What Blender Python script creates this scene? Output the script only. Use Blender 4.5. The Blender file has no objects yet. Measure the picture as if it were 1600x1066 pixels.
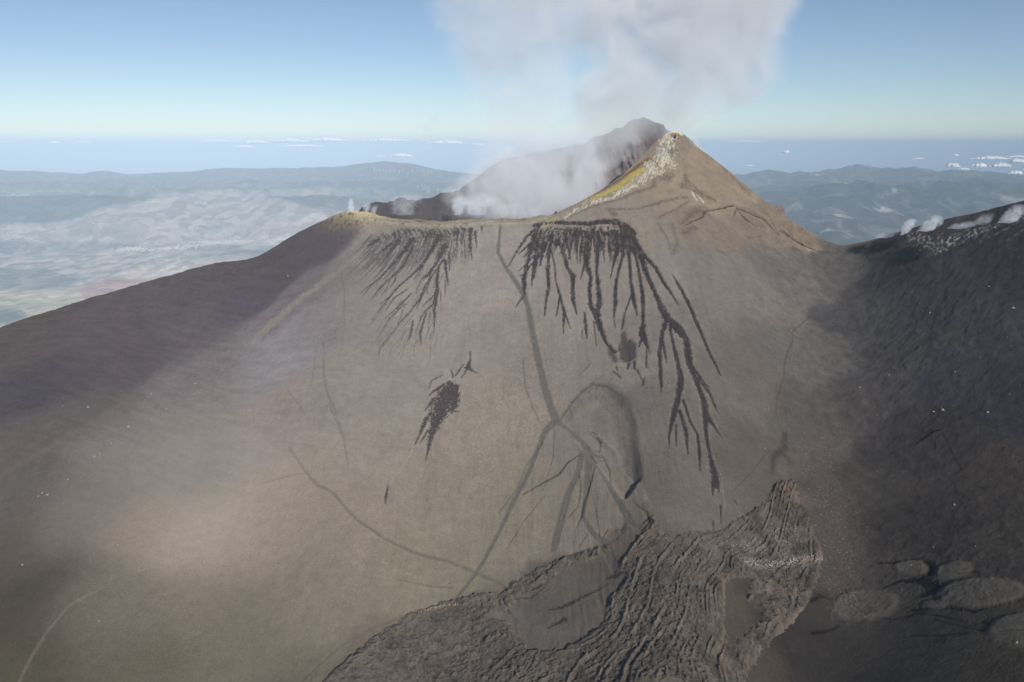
import bpy, math, random
import numpy as np
from math import radians

scene = bpy.context.scene
# ------------------------------------------------------------------ camera, sky, sun, exposure
F_PX, CX, CY, PITCH = 1333.0, 800.0, 533.0, radians(12.95)
cam_data = bpy.data.cameras.new("camera")
cam_data.sensor_width = 36.0
cam_data.lens = 36.0 * F_PX / 1600.0
cam_data.clip_start, cam_data.clip_end = 5.0, 2.0e6
cam = bpy.data.objects.new("camera", cam_data)
scene.collection.objects.link(cam)
cam.location = (0, 0, 0)
cam.rotation_euler = (math.pi / 2 - PITCH, 0, 0)
scene.camera = cam

SUN_EL, SUN_AZ = radians(24.5), radians(158.7)          # azimuth clockwise from +Y
world = bpy.data.worlds.new("World")
scene.world = world
world.use_nodes = True
wn = world.node_tree
wn.nodes.clear()
sky = wn.nodes.new("ShaderNodeTexSky")
sky.sky_type = 'NISHITA'
sky.sun_disc = False
sky.sun_elevation = SUN_EL
sky.sun_rotation = SUN_AZ
sky.altitude = 3200.0
sky.air_density = 1.0
sky.dust_density = 0.5
sky.ozone_density = 1.3
bg = wn.nodes.new("ShaderNodeBackground")
bg.inputs[1].default_value = 0.085
wo = wn.nodes.new("ShaderNodeOutputWorld")
wn.links.new(sky.outputs[0], bg.inputs[0])
wn.links.new(bg.outputs[0], wo.inputs[0])

sun_data = bpy.data.lights.new("sun", 'SUN')
sun_data.energy = 4.0
sun_data.angle = radians(0.5)
sun_data.color = (1.0, 0.962, 0.915)
sun = bpy.data.objects.new("sun", sun_data)
scene.collection.objects.link(sun)
sd = (math.sin(SUN_AZ) * math.cos(SUN_EL), math.cos(SUN_AZ) * math.cos(SUN_EL), math.sin(SUN_EL))
from mathutils import Vector
sun.rotation_euler = Vector(sd).to_track_quat('Z', 'Y').to_euler()

scene.view_settings.view_transform = 'Standard'
scene.view_settings.look = 'None'
scene.view_settings.gamma = 1.0
scene.view_settings.use_curve_mapping = False
scene.view_settings.exposure = 0.0
scene.cycles.use_denoising = True
scene.cycles.denoising_input_passes = 'RGB_ALBEDO_NORMAL'
scene.cycles.denoising_prefilter = 'ACCURATE'
scene.cycles.use_adaptive_sampling = False
scene.cycles.volume_bounces = 2
scene.cycles.max_bounces = 6
scene.cycles.diffuse_bounces = 2
scene.cycles.volume_step_rate = 1.0
scene.cycles.volume_max_steps = 256

rnd = random.Random(7)
RNG = np.random.default_rng(11)
SEA_Z = -3200.0

# ------------------------------------------------------------------ numeric helpers
def srgb(c):
    c = np.asarray(c, dtype=float) / 255.0
    return np.where(c <= 0.04045, c / 12.92, ((c + 0.055) / 1.055) ** 2.4)

_P = {}
def _perm(seed):
    if seed not in _P:
        r = np.random.default_rng(seed)
        p = r.permutation(512)
        a = r.random(512) * 2 * np.pi
        _P[seed] = (np.concatenate([p, p]), np.cos(a), np.sin(a))
    return _P[seed]

def pn(x, y, seed=0):
    """gradient noise, about -0.7..0.7"""
    p, ca, sa = _perm(seed)
    xi, yi = np.floor(x).astype(np.int64), np.floor(y).astype(np.int64)
    xf, yf = x - xi, y - yi
    xi &= 511; yi &= 511
    x1 = (xi + 1) & 511; y1 = (yi + 1) & 511
    def g(ix, iy, dx, dy):
        h = p[(p[ix] + iy) & 511]
        return ca[h] * dx + sa[h] * dy
    u = xf * xf * xf * (xf * (xf * 6 - 15) + 10)
    v = yf * yf * yf * (yf * (yf * 6 - 15) + 10)
    a = g(xi, yi, xf, yf); b = g(x1, yi, xf - 1, yf)
    c = g(xi, y1, xf, yf - 1); d = g(x1, y1, xf - 1, yf - 1)
    return (a + u * (b - a)) + v * ((c + u * (d - c)) - (a + u * (b - a)))

def fbm(x, y, octaves=4, seed=0, gain=0.5):
    s, a = 0, 1.0
    for k in range(octaves):
        s = s + a * pn(x * 2 ** k + 17.3 * k, y * 2 ** k - 9.1 * k, seed + k)
        a *= gain
    return s

def ridged(x, y, octaves=4, seed=0, gain=0.5):
    s, a = 0, 1.0
    for k in range(octaves):
        s = s + a * (1 - 2.2 * np.abs(pn(x * 2 ** k + 5.3 * k, y * 2 ** k + 3.7 * k, seed + k)))
        a *= gain
    return s

def smooth(a, b, x):
    t = np.clip((x - a) / (b - a), 0, 1)
    return t * t * (3 - 2 * t)

def ray(u, v):
    """photo pixel -> (x/y, z/y) of its line of sight"""
    a, b = (np.asarray(u, float) - CX) / F_PX, (CY - np.asarray(v, float)) / F_PX
    yf = math.cos(PITCH) + b * math.sin(PITCH)
    zf = -math.sin(PITCH) + b * math.cos(PITCH)
    return a / yf, zf / yf

def at(u, v, Y):
    a, r = ray(u, v)
    return np.stack([a * Y, np.asarray(Y, float) + 0 * a, r * Y], -1)

def tps_fit(P, val, lam=0.0):
    P = np.asarray(P, float); n = len(P)
    sc = np.abs(P).max()
    Q = P / sc
    d2 = ((Q[:, None] - Q[None]) ** 2).sum(-1)
    K = 0.5 * d2 * np.log(d2 + 1e-12)
    A = np.zeros((n + 3, n + 3))
    A[:n, :n] = K + lam * np.eye(n)
    A[:n, n] = 1; A[:n, n + 1:] = Q
    A[n:, :n] = A[:n, n:].T
    w = np.linalg.solve(A, np.concatenate([val, [0, 0, 0]]))
    return Q, w, sc

def tps_eval(fit, X, Y):
    Q, w, sc = fit
    x, y = X.ravel() / sc, Y.ravel() / sc
    out = w[len(Q)] + w[len(Q) + 1] * x + w[len(Q) + 2] * y
    for q, ww in zip(Q, w):
        d2 = (x - q[0]) ** 2 + (y - q[1]) ** 2
        out += ww * 0.5 * d2 * np.log(d2 + 1e-12)
    return out.reshape(X.shape)

def inside(poly, X, Y):
    res = np.zeros(X.shape, bool)
    n = len(poly)
    for i in range(n):
        x0, y0 = poly[i]; x1, y1 = poly[(i + 1) % n]
        if y0 == y1: continue
        c = ((y0 > Y) != (y1 > Y)) & (X < (x1 - x0) * (Y - y0) / (y1 - y0) + x0)
        res ^= c
    return res

def cells(x, y, seed):
    """distance to the nearest jittered point, 0..1, and that point's own random value"""
    r = np.random.default_rng(seed).random((64, 64, 3))
    xi, yi = np.floor(x).astype(int), np.floor(y).astype(int)
    best = np.full(x.shape, 9.0); val = np.zeros(x.shape)
    for dx in (-1, 0, 1):
        for dy in (-1, 0, 1):
            c = r[(xi + dx) & 63, (yi + dy) & 63]
            d = np.hypot(xi + dx + c[..., 0] - x, yi + dy + c[..., 1] - y)
            m = d < best
            best = np.where(m, d, best); val = np.where(m, c[..., 2], val)
    return best, val

def seg_dist(X, Y, p, q):
    dx, dy = q[0] - p[0], q[1] - p[1]
    L = dx * dx + dy * dy + 1e-9
    t = np.clip(((X - p[0]) * dx + (Y - p[1]) * dy) / L, 0, 1)
    return np.hypot(X - p[0] - t * dx, Y - p[1] - t * dy), t

# ------------------------------------------------------------------ mesh helpers
col = scene.collection

def tag(o, label=None, cat=None, group=None, kind=None):
    if label: o["label"] = label
    if cat: o["category"] = cat
    if group: o["group"] = group
    if kind: o["kind"] = kind
    return o

def mesh_from(name, co, faces_loops, starts, totals, mat, smooth_shade=True):
    me = bpy.data.meshes.new(name)
    me.vertices.add(len(co))
    me.vertices.foreach_set("co", np.ascontiguousarray(co, dtype=np.float32).ravel())
    me.loops.add(len(faces_loops))
    me.loops.foreach_set("vertex_index", np.ascontiguousarray(faces_loops, dtype=np.int32))
    me.polygons.add(len(starts))
    me.polygons.foreach_set("loop_start", np.ascontiguousarray(starts, dtype=np.int32))
    me.polygons.foreach_set("loop_total", np.ascontiguousarray(totals, dtype=np.int32))
    me.polygons.foreach_set("use_smooth", np.full(len(starts), smooth_shade, dtype=bool))
    me.update(calc_edges=True)
    if mat: me.materials.append(mat)
    return me

def grid_mesh(name, X, Y, Z, mat, attrs=None, keep=None):
    """mesh of a (rows, cols) grid; keep = boolean (rows-1, cols-1) of faces"""
    r, c = X.shape
    idx = np.arange(r * c).reshape(r, c)
    q = np.stack([idx[:-1, :-1], idx[:-1, 1:], idx[1:, 1:], idx[1:, :-1]], -1)
    q = q[keep] if keep is not None else q.reshape(-1, 4)
    used = np.zeros(r * c, bool); used[q.ravel()] = True
    remap = np.cumsum(used) - 1
    co = np.stack([X.ravel(), Y.ravel(), Z.ravel()], -1)[used]
    q = remap[q]
    me = mesh_from(name, co, q.ravel(), np.arange(len(q)) * 4, np.full(len(q), 4), mat)
    for an, av in (attrs or {}).items():
        if av.ndim == 3:
            at_ = me.attributes.new(an, 'FLOAT_COLOR', 'POINT')
            d = np.ones((used.sum(), 4), np.float32); d[:, :3] = av.reshape(-1, 3)[used]
            at_.data.foreach_set("color", d.ravel())
        else:
            at_ = me.attributes.new(an, 'FLOAT', 'POINT')
            at_.data.foreach_set("value", av.ravel()[used].astype(np.float32))
    o = bpy.data.objects.new(name, me)
    col.objects.link(o)
    return o

class NT:
    """tiny node-tree helper"""
    def __init__(self, name):
        self.mat = bpy.data.materials.new(name)
        self.mat.use_nodes = True
        self.t = self.mat.node_tree
        self.t.nodes.clear()
        self.out = self.t.nodes.new("ShaderNodeOutputMaterial")
    def n(self, kind, **kw):
        nd = self.t.nodes.new(kind)
        for k, v in kw.items():
            if k.startswith("i_"):
                nd.inputs[k[2:].replace("_", " ")].default_value = v
            else:
                setattr(nd, k, v)
        return nd
    def l(self, a, b):
        self.t.links.new(a, b)
    def math(self, op, a, b=None, clamp=False):
        nd = self.n("ShaderNodeMath", operation=op, use_clamp=clamp)
        for i, s in enumerate((a, b)):
            if s is None: continue
            if isinstance(s, (int, float)): nd.inputs[i].default_value = s
            else: self.l(s, nd.inputs[i])
        return nd.outputs[0]
    def noise(self, vec, scale, detail=4, rough=0.55, dist=0.0):
        nd = self.n("ShaderNodeTexNoise")
        nd.inputs["Scale"].default_value = scale
        nd.inputs["Detail"].default_value = detail
        nd.inputs["Roughness"].default_value = rough
        nd.inputs["Distortion"].default_value = dist
        if vec is not None: self.l(vec, nd.inputs["Vector"])
        return nd.outputs[0]
    def ramp(self, fac, stops):
        nd = self.n("ShaderNodeValToRGB")
        el = nd.color_ramp.elements
        while len(el) < len(stops): el.new(0.5)
        for e, (p, c) in zip(el, stops):
            e.position = p
            e.color = (c, c, c, 1) if isinstance(c, (int, float)) else (*c, 1)
        self.l(fac, nd.inputs[0])
        return nd.outputs[0]
    def mix(self, fac, a, b, mode='MIX'):
        nd = self.n("ShaderNodeMix", data_type='RGBA', blend_type=mode)
        if isinstance(fac, (int, float)): nd.inputs[0].default_value = fac
        else: self.l(fac, nd.inputs[0])
        for i, s in ((6, a), (7, b)):
            if isinstance(s, (tuple, list)): nd.inputs[i].default_value = (*s, 1)
            else: self.l(s, nd.inputs[i])
        return nd.outputs[2]

def plain_mat(name, color, rough=0.9, noise_scale=0.5, amount=0.25):
    m = NT(name)
    tc = m.n("ShaderNodeTexCoord").outputs["Object"]
    f = m.noise(tc, noise_scale, 4)
    c = m.mix(f, tuple(v * (1 - amount) for v in color), tuple(v * (1 + amount) for v in color))
    b = m.n("ShaderNodeBsdfPrincipled", i_Roughness=rough)
    m.l(c, b.inputs["Base Color"])
    m.l(b.outputs[0], m.out.inputs[0])
    return m.mat

# ------------------------------------------------------------------ the volcano's height field
RIDGE = [(-520, 720, 1500), (-250, 610, 1500), (0, 513, 1500), (70, 490, 1500), (130, 471, 1500), (200, 450, 1500), (270, 431, 1500),
         (335, 414, 1500), (398, 404, 1500), (440, 380, 1500), (480, 357, 1500), (510, 343, 1500), (535, 334, 1500),
         (560, 337, 1500), (600, 346, 1495), (650, 350, 1490), (700, 351, 1490), (760, 348, 1490), (830, 346, 1500),
         (870, 333, 1510), (900, 319, 1530), (940, 297, 1560), (975, 272, 1590), (1000, 248, 1620), (1020, 226, 1650),
         (1040, 209, 1672), (1052, 205, 1680), (1066, 208, 1680), (1082, 220, 1672), (1100, 236, 1662), (1140, 268, 1640),
         (1180, 302, 1612), (1220, 333, 1590), (1260, 360, 1568), (1300, 381, 1545), (1325, 386, 1530), (1350, 381, 1510),
         (1400, 368, 1470), (1450, 353, 1435), (1500, 341, 1405), (1550, 330, 1378), (1600, 318, 1350), (1800, 296, 1300), (2100, 300, 1250)]
COLS = {-520: [(800, .2), (1000, .3), (1300, .3)],
        -250: [(720, .18), (900, .28), (1100, .3), (1300, .3)],
        0: [(600, .15), (740, .22), (900, .3), (1066, .3), (1300, .28)],
        200: [(520, .35), (650, .35), (800, .33), (950, .3), (1066, .3), (1300, .25)],
        400: [(480, .5), (600, .45), (750, .4), (900, .33), (1066, .3), (1300, .2)],
        535: [(400, .6), (500, .55), (620, .45), (760, .4), (900, .33), (1066, .25), (1300, .18)],
        650: [(430, .62), (530, .58), (640, .48), (760, .4), (900, .33), (1000, .25), (1100, .2), (1350, .15)],
        800: [(430, .62), (526, .6), (640, .48), (746, .4), (880, .33), (930, .2), (1066, .15), (1350, .12)],
        900: [(370, .55), (430, .62), (530, .58), (640, .48), (750, .4), (850, .3), (930, .2), (1066, .15), (1350, .12)],
        975: [(310, .7), (360, .5), (450, .6), (600, .5), (750, .4), (850, .3), (1000, .17)],
        1050: [(260, .8), (330, .62), (400, .45), (450, .6), (600, .5), (750, .4), (830, .3), (930, .2), (1066, .15), (1350, .12)],
        1150: [(340, .7), (400, .5), (500, .5), (650, .45), (780, .38), (860, .3), (1066, .15)],
        1250: [(420, .5), (550, .48), (700, .4), (820, .3), (950, .2), (1066, .12), (1350, .1)],
        1325: [(450, .5), (550, .45), (700, .4), (850, .28), (950, .15), (1066, .1)],
        1450: [(420, .55), (550, .55), (700, .5), (850, .33), (950, .13), (1066, .08), (1350, .08)],
        1600: [(420, .6), (560, .6), (700, .55), (850, .38), (950, .15), (1066, .08), (1350, .06)],
        1800: [(420, .6), (560, .6), (700, .58), (850, .42), (950, .2), (1200, .08)],
        2100: [(420, .6), (600, .6), (850, .5), (1000, .25), (1200, .1)]}
R = np.array(RIDGE, float)
Rw = at(R[:, 0], R[:, 1], R[:, 2])
ctrl = [tuple(p) for p in Rw]
for u, lst in COLS.items():
    v0, Y0 = np.interp(u, R[:, 0], R[:, 1]), np.interp(u, R[:, 0], R[:, 2])
    x, Yc, zc = at(u, v0, Y0)
    for v, s in lst:
        a, r = ray(u, v)
        d = (-r * Yc + zc) / (s - r)
        Yc, zc = Yc - d, zc - s * d
        ctrl.append((float(a * Yc), float(Yc), float(zc)))
ctrl = np.array(ctrl)
FIT = tps_fit(ctrl[:, :2], ctrl[:, 2], lam=1e-5)

def ridgeY(x):
    return np.interp(x, Rw[:, 0], Rw[:, 1])

PL0, PL1 = at(545, 340, 1500)[0], at(868, 335, 1510)[0]     # the flat crater shoulder between these x
def base_height(X, Y):
    Yr = ridgeY(X)
    xc = np.clip(X, -1480, 1220)
    F = tps_eval(FIT, xc, np.clip(Y, 430, Yr)) - 0.25 * np.maximum(X - 1220, 0) - 0.25 * np.maximum(-1480 - X, 0)
    d = np.maximum(Y - Yr, 0)
    plat = smooth(PL0 - 25, PL0 + 10, X) * (1 - smooth(PL1 - 30, PL1 + 15, X))
    crest = smooth(PL1 - 20, PL1 + 10, X) * (1 - smooth(at(1055, 205, 1680)[0] - 12, at(1075, 205, 1680)[0], X))
    soft = np.where(d < 60, 0.5 * d * d / 60 * 0.5, 0.5 * (d - 30))                    # rounded shoulders left and right
    soft = np.where(d > 3000, 0.5 * 2970 + 0.12 * (d - 3000), soft)
    flat = 0.05 * d + 0.9 * np.clip(d - 95, 0, 90) + 0 * d                              # plateau, then the crater wall
    steep = np.minimum(0.9 * d, 120)
    edge = 0.55 * np.maximum(d - 700, 0)
    out = soft * (1 - plat) * (1 - crest) + (flat + edge) * plat + (steep + edge) * crest
    bump = 34 * np.exp(-((X - 610) / 48) ** 2 - ((Y - 1660) / 60) ** 2)
    return F - out + bump

def add_detail(X, Y, Z):
    # mounds on the crater shoulder
    Yr = ridgeY(X)
    d = Y - Yr
    plat = smooth(PL0 - 25, PL0 + 15, X) * (1 - smooth(PL1 - 30, PL1 + 15, X))
    m = plat * smooth(-5, 30, d) * (1 - smooth(110, 150, d))
    Z = Z + m * (5.5 * np.maximum(fbm(X / 38, Y / 30, 3, 21), -0.2) + 1.5)
    # gentle relief everywhere, rougher on the right-hand slope and on the cone's foot
    Z = Z + 2.4 * fbm(X / 170, Y / 170, 3, 31) * smooth(-20, -120, Y - Yr) + 0.35 * fbm(X / 14, Y / 22, 4, 35) + .55 * smooth(-300, 0, X) * (1 - smooth(200, 330, X)) * ridged((X + 6 * pn(X / 30, Y / 60, 37)) / 9, Y / 110, 3, 36, .6)
    left = smooth(-250, -420, X + .35 * (Y - 1400)) * smooth(850, 1150, Y)
    Z = Z + left * (1.6 * ridged((.45 * X + Y) / 26, (X - .45 * Y) / 120, 4, 141) + 1.0 * fbm(X / 9, Y / 12, 4, 145, .6))
    right = smooth(260, 440, X - 0.12 * (Y - 900))
    Z = Z + right * (0.5 * smooth(850, 1100, Y) * ridged((X - 1.1 * Y) / 36, (Y + X) / 90, 4, 41) + 1.5 * np.maximum(fbm(X / 13, Y / 15, 5, 45, .62), -.12) + 1.6 * fbm(X / 45, Y / 45, 3, 47)) * (.25 + .45 * smooth(690, 760, Y) + .3 * smooth(950, 1200, Y))
    cone = np.exp(-(((X - 330) / 150) ** 2 + ((Y - 1480) / 110) ** 2))
    Z = Z + cone * (3.0 * fbm(X / 30, Y / 40, 4, 51))
    return Z

def make_axis(parts):
    out = []
    for a, b, n in parts:
        out.append(np.linspace(a, b, n, endpoint=False))
    out.append([parts[-1][1]])
    return np.concatenate(out)

Ys = np.concatenate([np.linspace(330, 600, 70, endpoint=False), np.linspace(600, 1700, 850, endpoint=False),
                     np.geomspace(1700, 7000, 150)])
Ss = make_axis([(-1.6, -0.70, 90), (-0.70, 0.70, 1330), (0.70, 1.5, 90)])
YO = 60.0
X = Ss[None, :] * (Ys[:, None] + YO)
Y = np.repeat(Ys[:, None], len(Ss), 1)
Z0 = base_height(X, Y)
Z = add_detail(X, Y, Z0)

def sample_idx(x, y):
    j = np.interp(y, Ys, np.arange(len(Ys)))
    i = np.interp(x / (y + YO), Ss, np.arange(len(Ss)))
    return j, i
def sample(A, x, y):
    j, i = sample_idx(x, y)
    j0 = np.clip(np.floor(j).astype(int), 0, len(Ys) - 2); i0 = np.clip(np.floor(i).astype(int), 0, len(Ss) - 2)
    fj, fi = j - j0, i - i0
    return (A[j0, i0] * (1 - fj) * (1 - fi) + A[j0 + 1, i0] * fj * (1 - fi) + A[j0, i0 + 1] * (1 - fj) * fi + A[j0 + 1, i0 + 1] * fj * fi)

def hit(u, v):
    """world points where the photo's pixels meet the height field; misses fall on the nearest ridge"""
    u = np.atleast_1d(np.asarray(u, float)); v = np.atleast_1d(np.asarray(v, float))
    a, r = ray(u, v)
    yy = np.arange(420, 1790, 2.0)
    xx = a[:, None] * yy[None]
    zt = sample(Z0, xx, np.repeat(yy[None], len(u), 0))
    gap = r[:, None] * yy[None] - zt
    below = gap < 0
    k = np.where(below.any(1), below.argmax(1), gap.argmin(1))
    k = np.clip(k, 1, len(yy) - 1)
    rows = np.arange(len(u))
    g0, g1 = gap[rows, k - 1], gap[rows, k]
    t = np.where((g0 > 0) & (g1 < 0), g0 / (g0 - g1 + 1e-9), 1.0)
    yh = yy[k - 1] + 2.0 * t
    return np.stack([a * yh, yh, sample(Z0, a * yh, yh)], -1)

def window(x0, x1, y0, y1):
    j0, j1 = np.searchsorted(Ys, y0), np.searchsorted(Ys, y1) + 1
    smin = min(x0 / (y0 + YO), x0 / (y1 + YO)); smax = max(x1 / (y0 + YO), x1 / (y1 + YO))
    i0, i1 = np.searchsorted(Ss, smin), np.searchsorted(Ss, smax) + 1
    return slice(max(j0 - 1, 0), min(j1 + 1, len(Ys))), slice(max(i0 - 1, 0), min(i1 + 1, len(Ss)))

NSE1 = fbm(X / 5.0, Y / 9.0, 3, 61)            # ragged edges, a few metres
NSE2 = fbm(X / 1.9, Y / 3.4, 2, 65)
NBIG = fbm(X / 60.0, Y / 60.0, 4, 71)

def stroke_field(strokes, origin=(0, 0), scale=1.0, rag=0.45, soft=0.7, wmul=1.0):
    """strokes: lists of (px, py, width_px) traced over a crop; returns 0..1 over the grid"""
    M = np.zeros_like(Z0)
    for st in strokes:
        st = [(p if len(p) == 3 else (*p, 5)) for p in st]
        p = np.array(st, float)
        u, v = origin[0] + p[:, 0] / scale, origin[1] + p[:, 1] / scale
        h = hit(u, v)
        hw = 0.5 * p[:, 2] / scale * wmul * (h[:, 1] * math.cos(PITCH) - h[:, 2] * math.sin(PITCH)) / F_PX
        for k in range(len(h) - 1):
            q0, q1 = h[k], h[k + 1]
            pad = max(hw[k], hw[k + 1]) * 2.2 + 3
            js, is_ = window(min(q0[0], q1[0]) - pad, max(q0[0], q1[0]) + pad, min(q0[1], q1[1]) - pad, max(q0[1], q1[1]) + pad)
            xw, yw = X[js, is_], Y[js, is_]
            if xw.size == 0: continue
            d, t = seg_dist(xw, yw, q0, q1)
            w = hw[k] + (hw[k + 1] - hw[k]) * t
            w2 = w * (1 + rag * 0.9 * NSE1[js, is_] + rag * 1.5 * NSE2[js, is_])
            m = 1 - smooth(-soft, soft, d - w2)
            M[js, is_] = np.maximum(M[js, is_], m)
    return M

def poly_mask(pts, soft=2.0, rag=6.0):
    h = hit([p[0] for p in pts], [p[1] for p in pts])
    poly = [(a, b) for a, b in h[:, :2]]
    return inside(poly, X + rag * NSE1, Y + rag * 1.3 * NSE2).astype(float)

# ------------------------------------------------------------------ what lies on the slopes: ash, scoria streaks, tracks, sulphur, a painted glow
E0 = 1.16                                   # radiance of a white surface facing the light here, for turning colours into albedo
def alb(c):
    c = np.asarray(c, float); g = c.mean(-1, keepdims=True)
    return srgb(g + (c - g) * 1.0) / E0 - np.array([.006, .010, .014])
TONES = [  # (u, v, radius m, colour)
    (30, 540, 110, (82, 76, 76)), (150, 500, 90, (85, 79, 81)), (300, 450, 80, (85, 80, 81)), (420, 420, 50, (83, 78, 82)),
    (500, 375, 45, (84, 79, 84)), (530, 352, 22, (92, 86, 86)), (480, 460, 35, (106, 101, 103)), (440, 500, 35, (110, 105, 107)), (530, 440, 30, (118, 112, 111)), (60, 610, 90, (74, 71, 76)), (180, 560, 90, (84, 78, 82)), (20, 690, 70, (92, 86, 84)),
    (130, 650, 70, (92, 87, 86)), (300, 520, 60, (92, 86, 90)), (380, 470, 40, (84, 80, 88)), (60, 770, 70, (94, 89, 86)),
    (200, 680, 80, (108, 102, 100)), (330, 600, 80, (112, 106, 106)), (430, 560, 70, (130, 125, 126)), (500, 500, 60, (124, 118, 118)),  # the pale haze hanging over this slope is painted in as lighter ground
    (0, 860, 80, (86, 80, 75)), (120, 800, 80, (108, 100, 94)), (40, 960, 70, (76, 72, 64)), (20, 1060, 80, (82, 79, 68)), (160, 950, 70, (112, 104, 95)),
    (230, 820, 60, (130, 119, 108)), (320, 840, 70, (146, 135, 122)), (400, 800, 80, (143, 132, 119)), (300, 720, 80, (112, 105, 100)),  # glow opposite the sun, with hanging dust, painted as lighter ash
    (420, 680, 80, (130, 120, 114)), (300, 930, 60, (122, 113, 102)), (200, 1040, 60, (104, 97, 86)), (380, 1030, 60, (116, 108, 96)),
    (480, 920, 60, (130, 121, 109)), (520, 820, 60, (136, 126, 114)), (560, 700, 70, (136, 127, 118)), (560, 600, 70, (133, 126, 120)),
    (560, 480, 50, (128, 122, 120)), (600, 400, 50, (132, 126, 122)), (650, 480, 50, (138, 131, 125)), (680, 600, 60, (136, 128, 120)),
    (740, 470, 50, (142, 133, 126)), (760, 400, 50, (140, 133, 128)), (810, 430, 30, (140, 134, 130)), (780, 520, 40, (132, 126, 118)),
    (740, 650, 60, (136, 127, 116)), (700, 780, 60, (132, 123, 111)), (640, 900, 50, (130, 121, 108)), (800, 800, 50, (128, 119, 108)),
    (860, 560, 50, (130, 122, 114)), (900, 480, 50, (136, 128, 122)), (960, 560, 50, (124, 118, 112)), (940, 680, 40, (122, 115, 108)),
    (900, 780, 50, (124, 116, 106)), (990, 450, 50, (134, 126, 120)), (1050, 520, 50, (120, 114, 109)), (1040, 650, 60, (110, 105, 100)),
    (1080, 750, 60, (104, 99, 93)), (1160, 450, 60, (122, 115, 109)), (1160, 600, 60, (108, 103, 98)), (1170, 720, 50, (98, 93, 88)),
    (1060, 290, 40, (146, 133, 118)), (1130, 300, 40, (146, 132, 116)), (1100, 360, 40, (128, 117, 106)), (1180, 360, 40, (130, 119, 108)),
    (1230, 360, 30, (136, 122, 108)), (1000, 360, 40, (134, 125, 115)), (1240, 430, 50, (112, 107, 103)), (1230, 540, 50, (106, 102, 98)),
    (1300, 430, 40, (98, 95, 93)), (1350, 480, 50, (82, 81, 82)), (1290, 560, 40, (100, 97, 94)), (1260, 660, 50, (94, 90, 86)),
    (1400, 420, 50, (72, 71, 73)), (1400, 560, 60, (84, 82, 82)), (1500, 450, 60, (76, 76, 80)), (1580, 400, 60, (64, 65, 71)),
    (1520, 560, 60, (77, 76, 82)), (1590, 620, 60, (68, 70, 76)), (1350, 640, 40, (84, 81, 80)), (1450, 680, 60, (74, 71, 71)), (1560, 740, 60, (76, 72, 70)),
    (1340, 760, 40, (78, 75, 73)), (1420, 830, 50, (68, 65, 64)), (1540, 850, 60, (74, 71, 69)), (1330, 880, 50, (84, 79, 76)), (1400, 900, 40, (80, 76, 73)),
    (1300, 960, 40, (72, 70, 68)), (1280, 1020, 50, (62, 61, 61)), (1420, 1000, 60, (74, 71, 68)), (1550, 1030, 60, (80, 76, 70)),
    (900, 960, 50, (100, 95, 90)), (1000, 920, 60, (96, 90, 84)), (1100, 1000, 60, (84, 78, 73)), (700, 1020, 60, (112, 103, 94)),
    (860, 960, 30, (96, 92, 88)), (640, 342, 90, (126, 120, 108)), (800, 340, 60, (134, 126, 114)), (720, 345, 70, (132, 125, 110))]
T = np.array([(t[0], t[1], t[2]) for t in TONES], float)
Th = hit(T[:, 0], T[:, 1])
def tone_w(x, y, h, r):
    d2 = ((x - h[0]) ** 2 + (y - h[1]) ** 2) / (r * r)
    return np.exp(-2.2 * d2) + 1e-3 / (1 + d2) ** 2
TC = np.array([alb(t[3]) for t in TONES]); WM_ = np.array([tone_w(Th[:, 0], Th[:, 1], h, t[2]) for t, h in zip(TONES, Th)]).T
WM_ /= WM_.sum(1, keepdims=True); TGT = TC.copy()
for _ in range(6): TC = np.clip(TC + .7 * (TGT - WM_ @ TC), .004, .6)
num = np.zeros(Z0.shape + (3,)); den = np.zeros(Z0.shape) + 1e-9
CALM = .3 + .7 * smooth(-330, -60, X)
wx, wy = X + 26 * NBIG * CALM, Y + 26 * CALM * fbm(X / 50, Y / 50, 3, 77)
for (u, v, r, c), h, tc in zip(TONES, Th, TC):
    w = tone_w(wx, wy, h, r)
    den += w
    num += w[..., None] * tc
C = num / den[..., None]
# soft mottling of the ash cover
LSL = smooth(-250, -420, X + .35 * (Y - 1400)) * smooth(850, 1150, Y)
C *= (1 + LSL * (.20 * fbm((.45 * X + Y) / 13, (X - .45 * Y) / 70, 5, 147, .6) + .08 * fbm(X / 3, Y / 4, 3, 149)))[..., None]
RSL = smooth(260, 440, X - 0.12 * (Y - 900))
C *= (1 + CALM * (0.09 * NBIG + 0.09 * fbm(X / 22, Y / 40, 4, 81) + .07 * (1 - smooth(200, 330, X)) * ridged((X + 6 * pn(X / 30, Y / 60, 37)) / 9, Y / 110, 3, 36, .6) + .10 * fbm(X / 2.2, Y / 3.2, 3, 87)) + 0.05 * NSE1 + RSL * (.12 + .14 * smooth(690, 760, Y)) * fbm(X / 15, Y / 17, 5, 85, .65))[..., None]

def put(M, c, op=1.0):
    k_ = np.nonzero(M > 0.002)
    w = (M[k_] * op)[:, None]
    C[k_] = C[k_] * (1 - w) + np.asarray(alb(c)) * w * (1 + 0.14 * NSE2[k_] + 0.12 * NSE1[k_])[:, None]

H = np.zeros_like(Z0)                        # height added by gullies, rims and drifts

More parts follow.
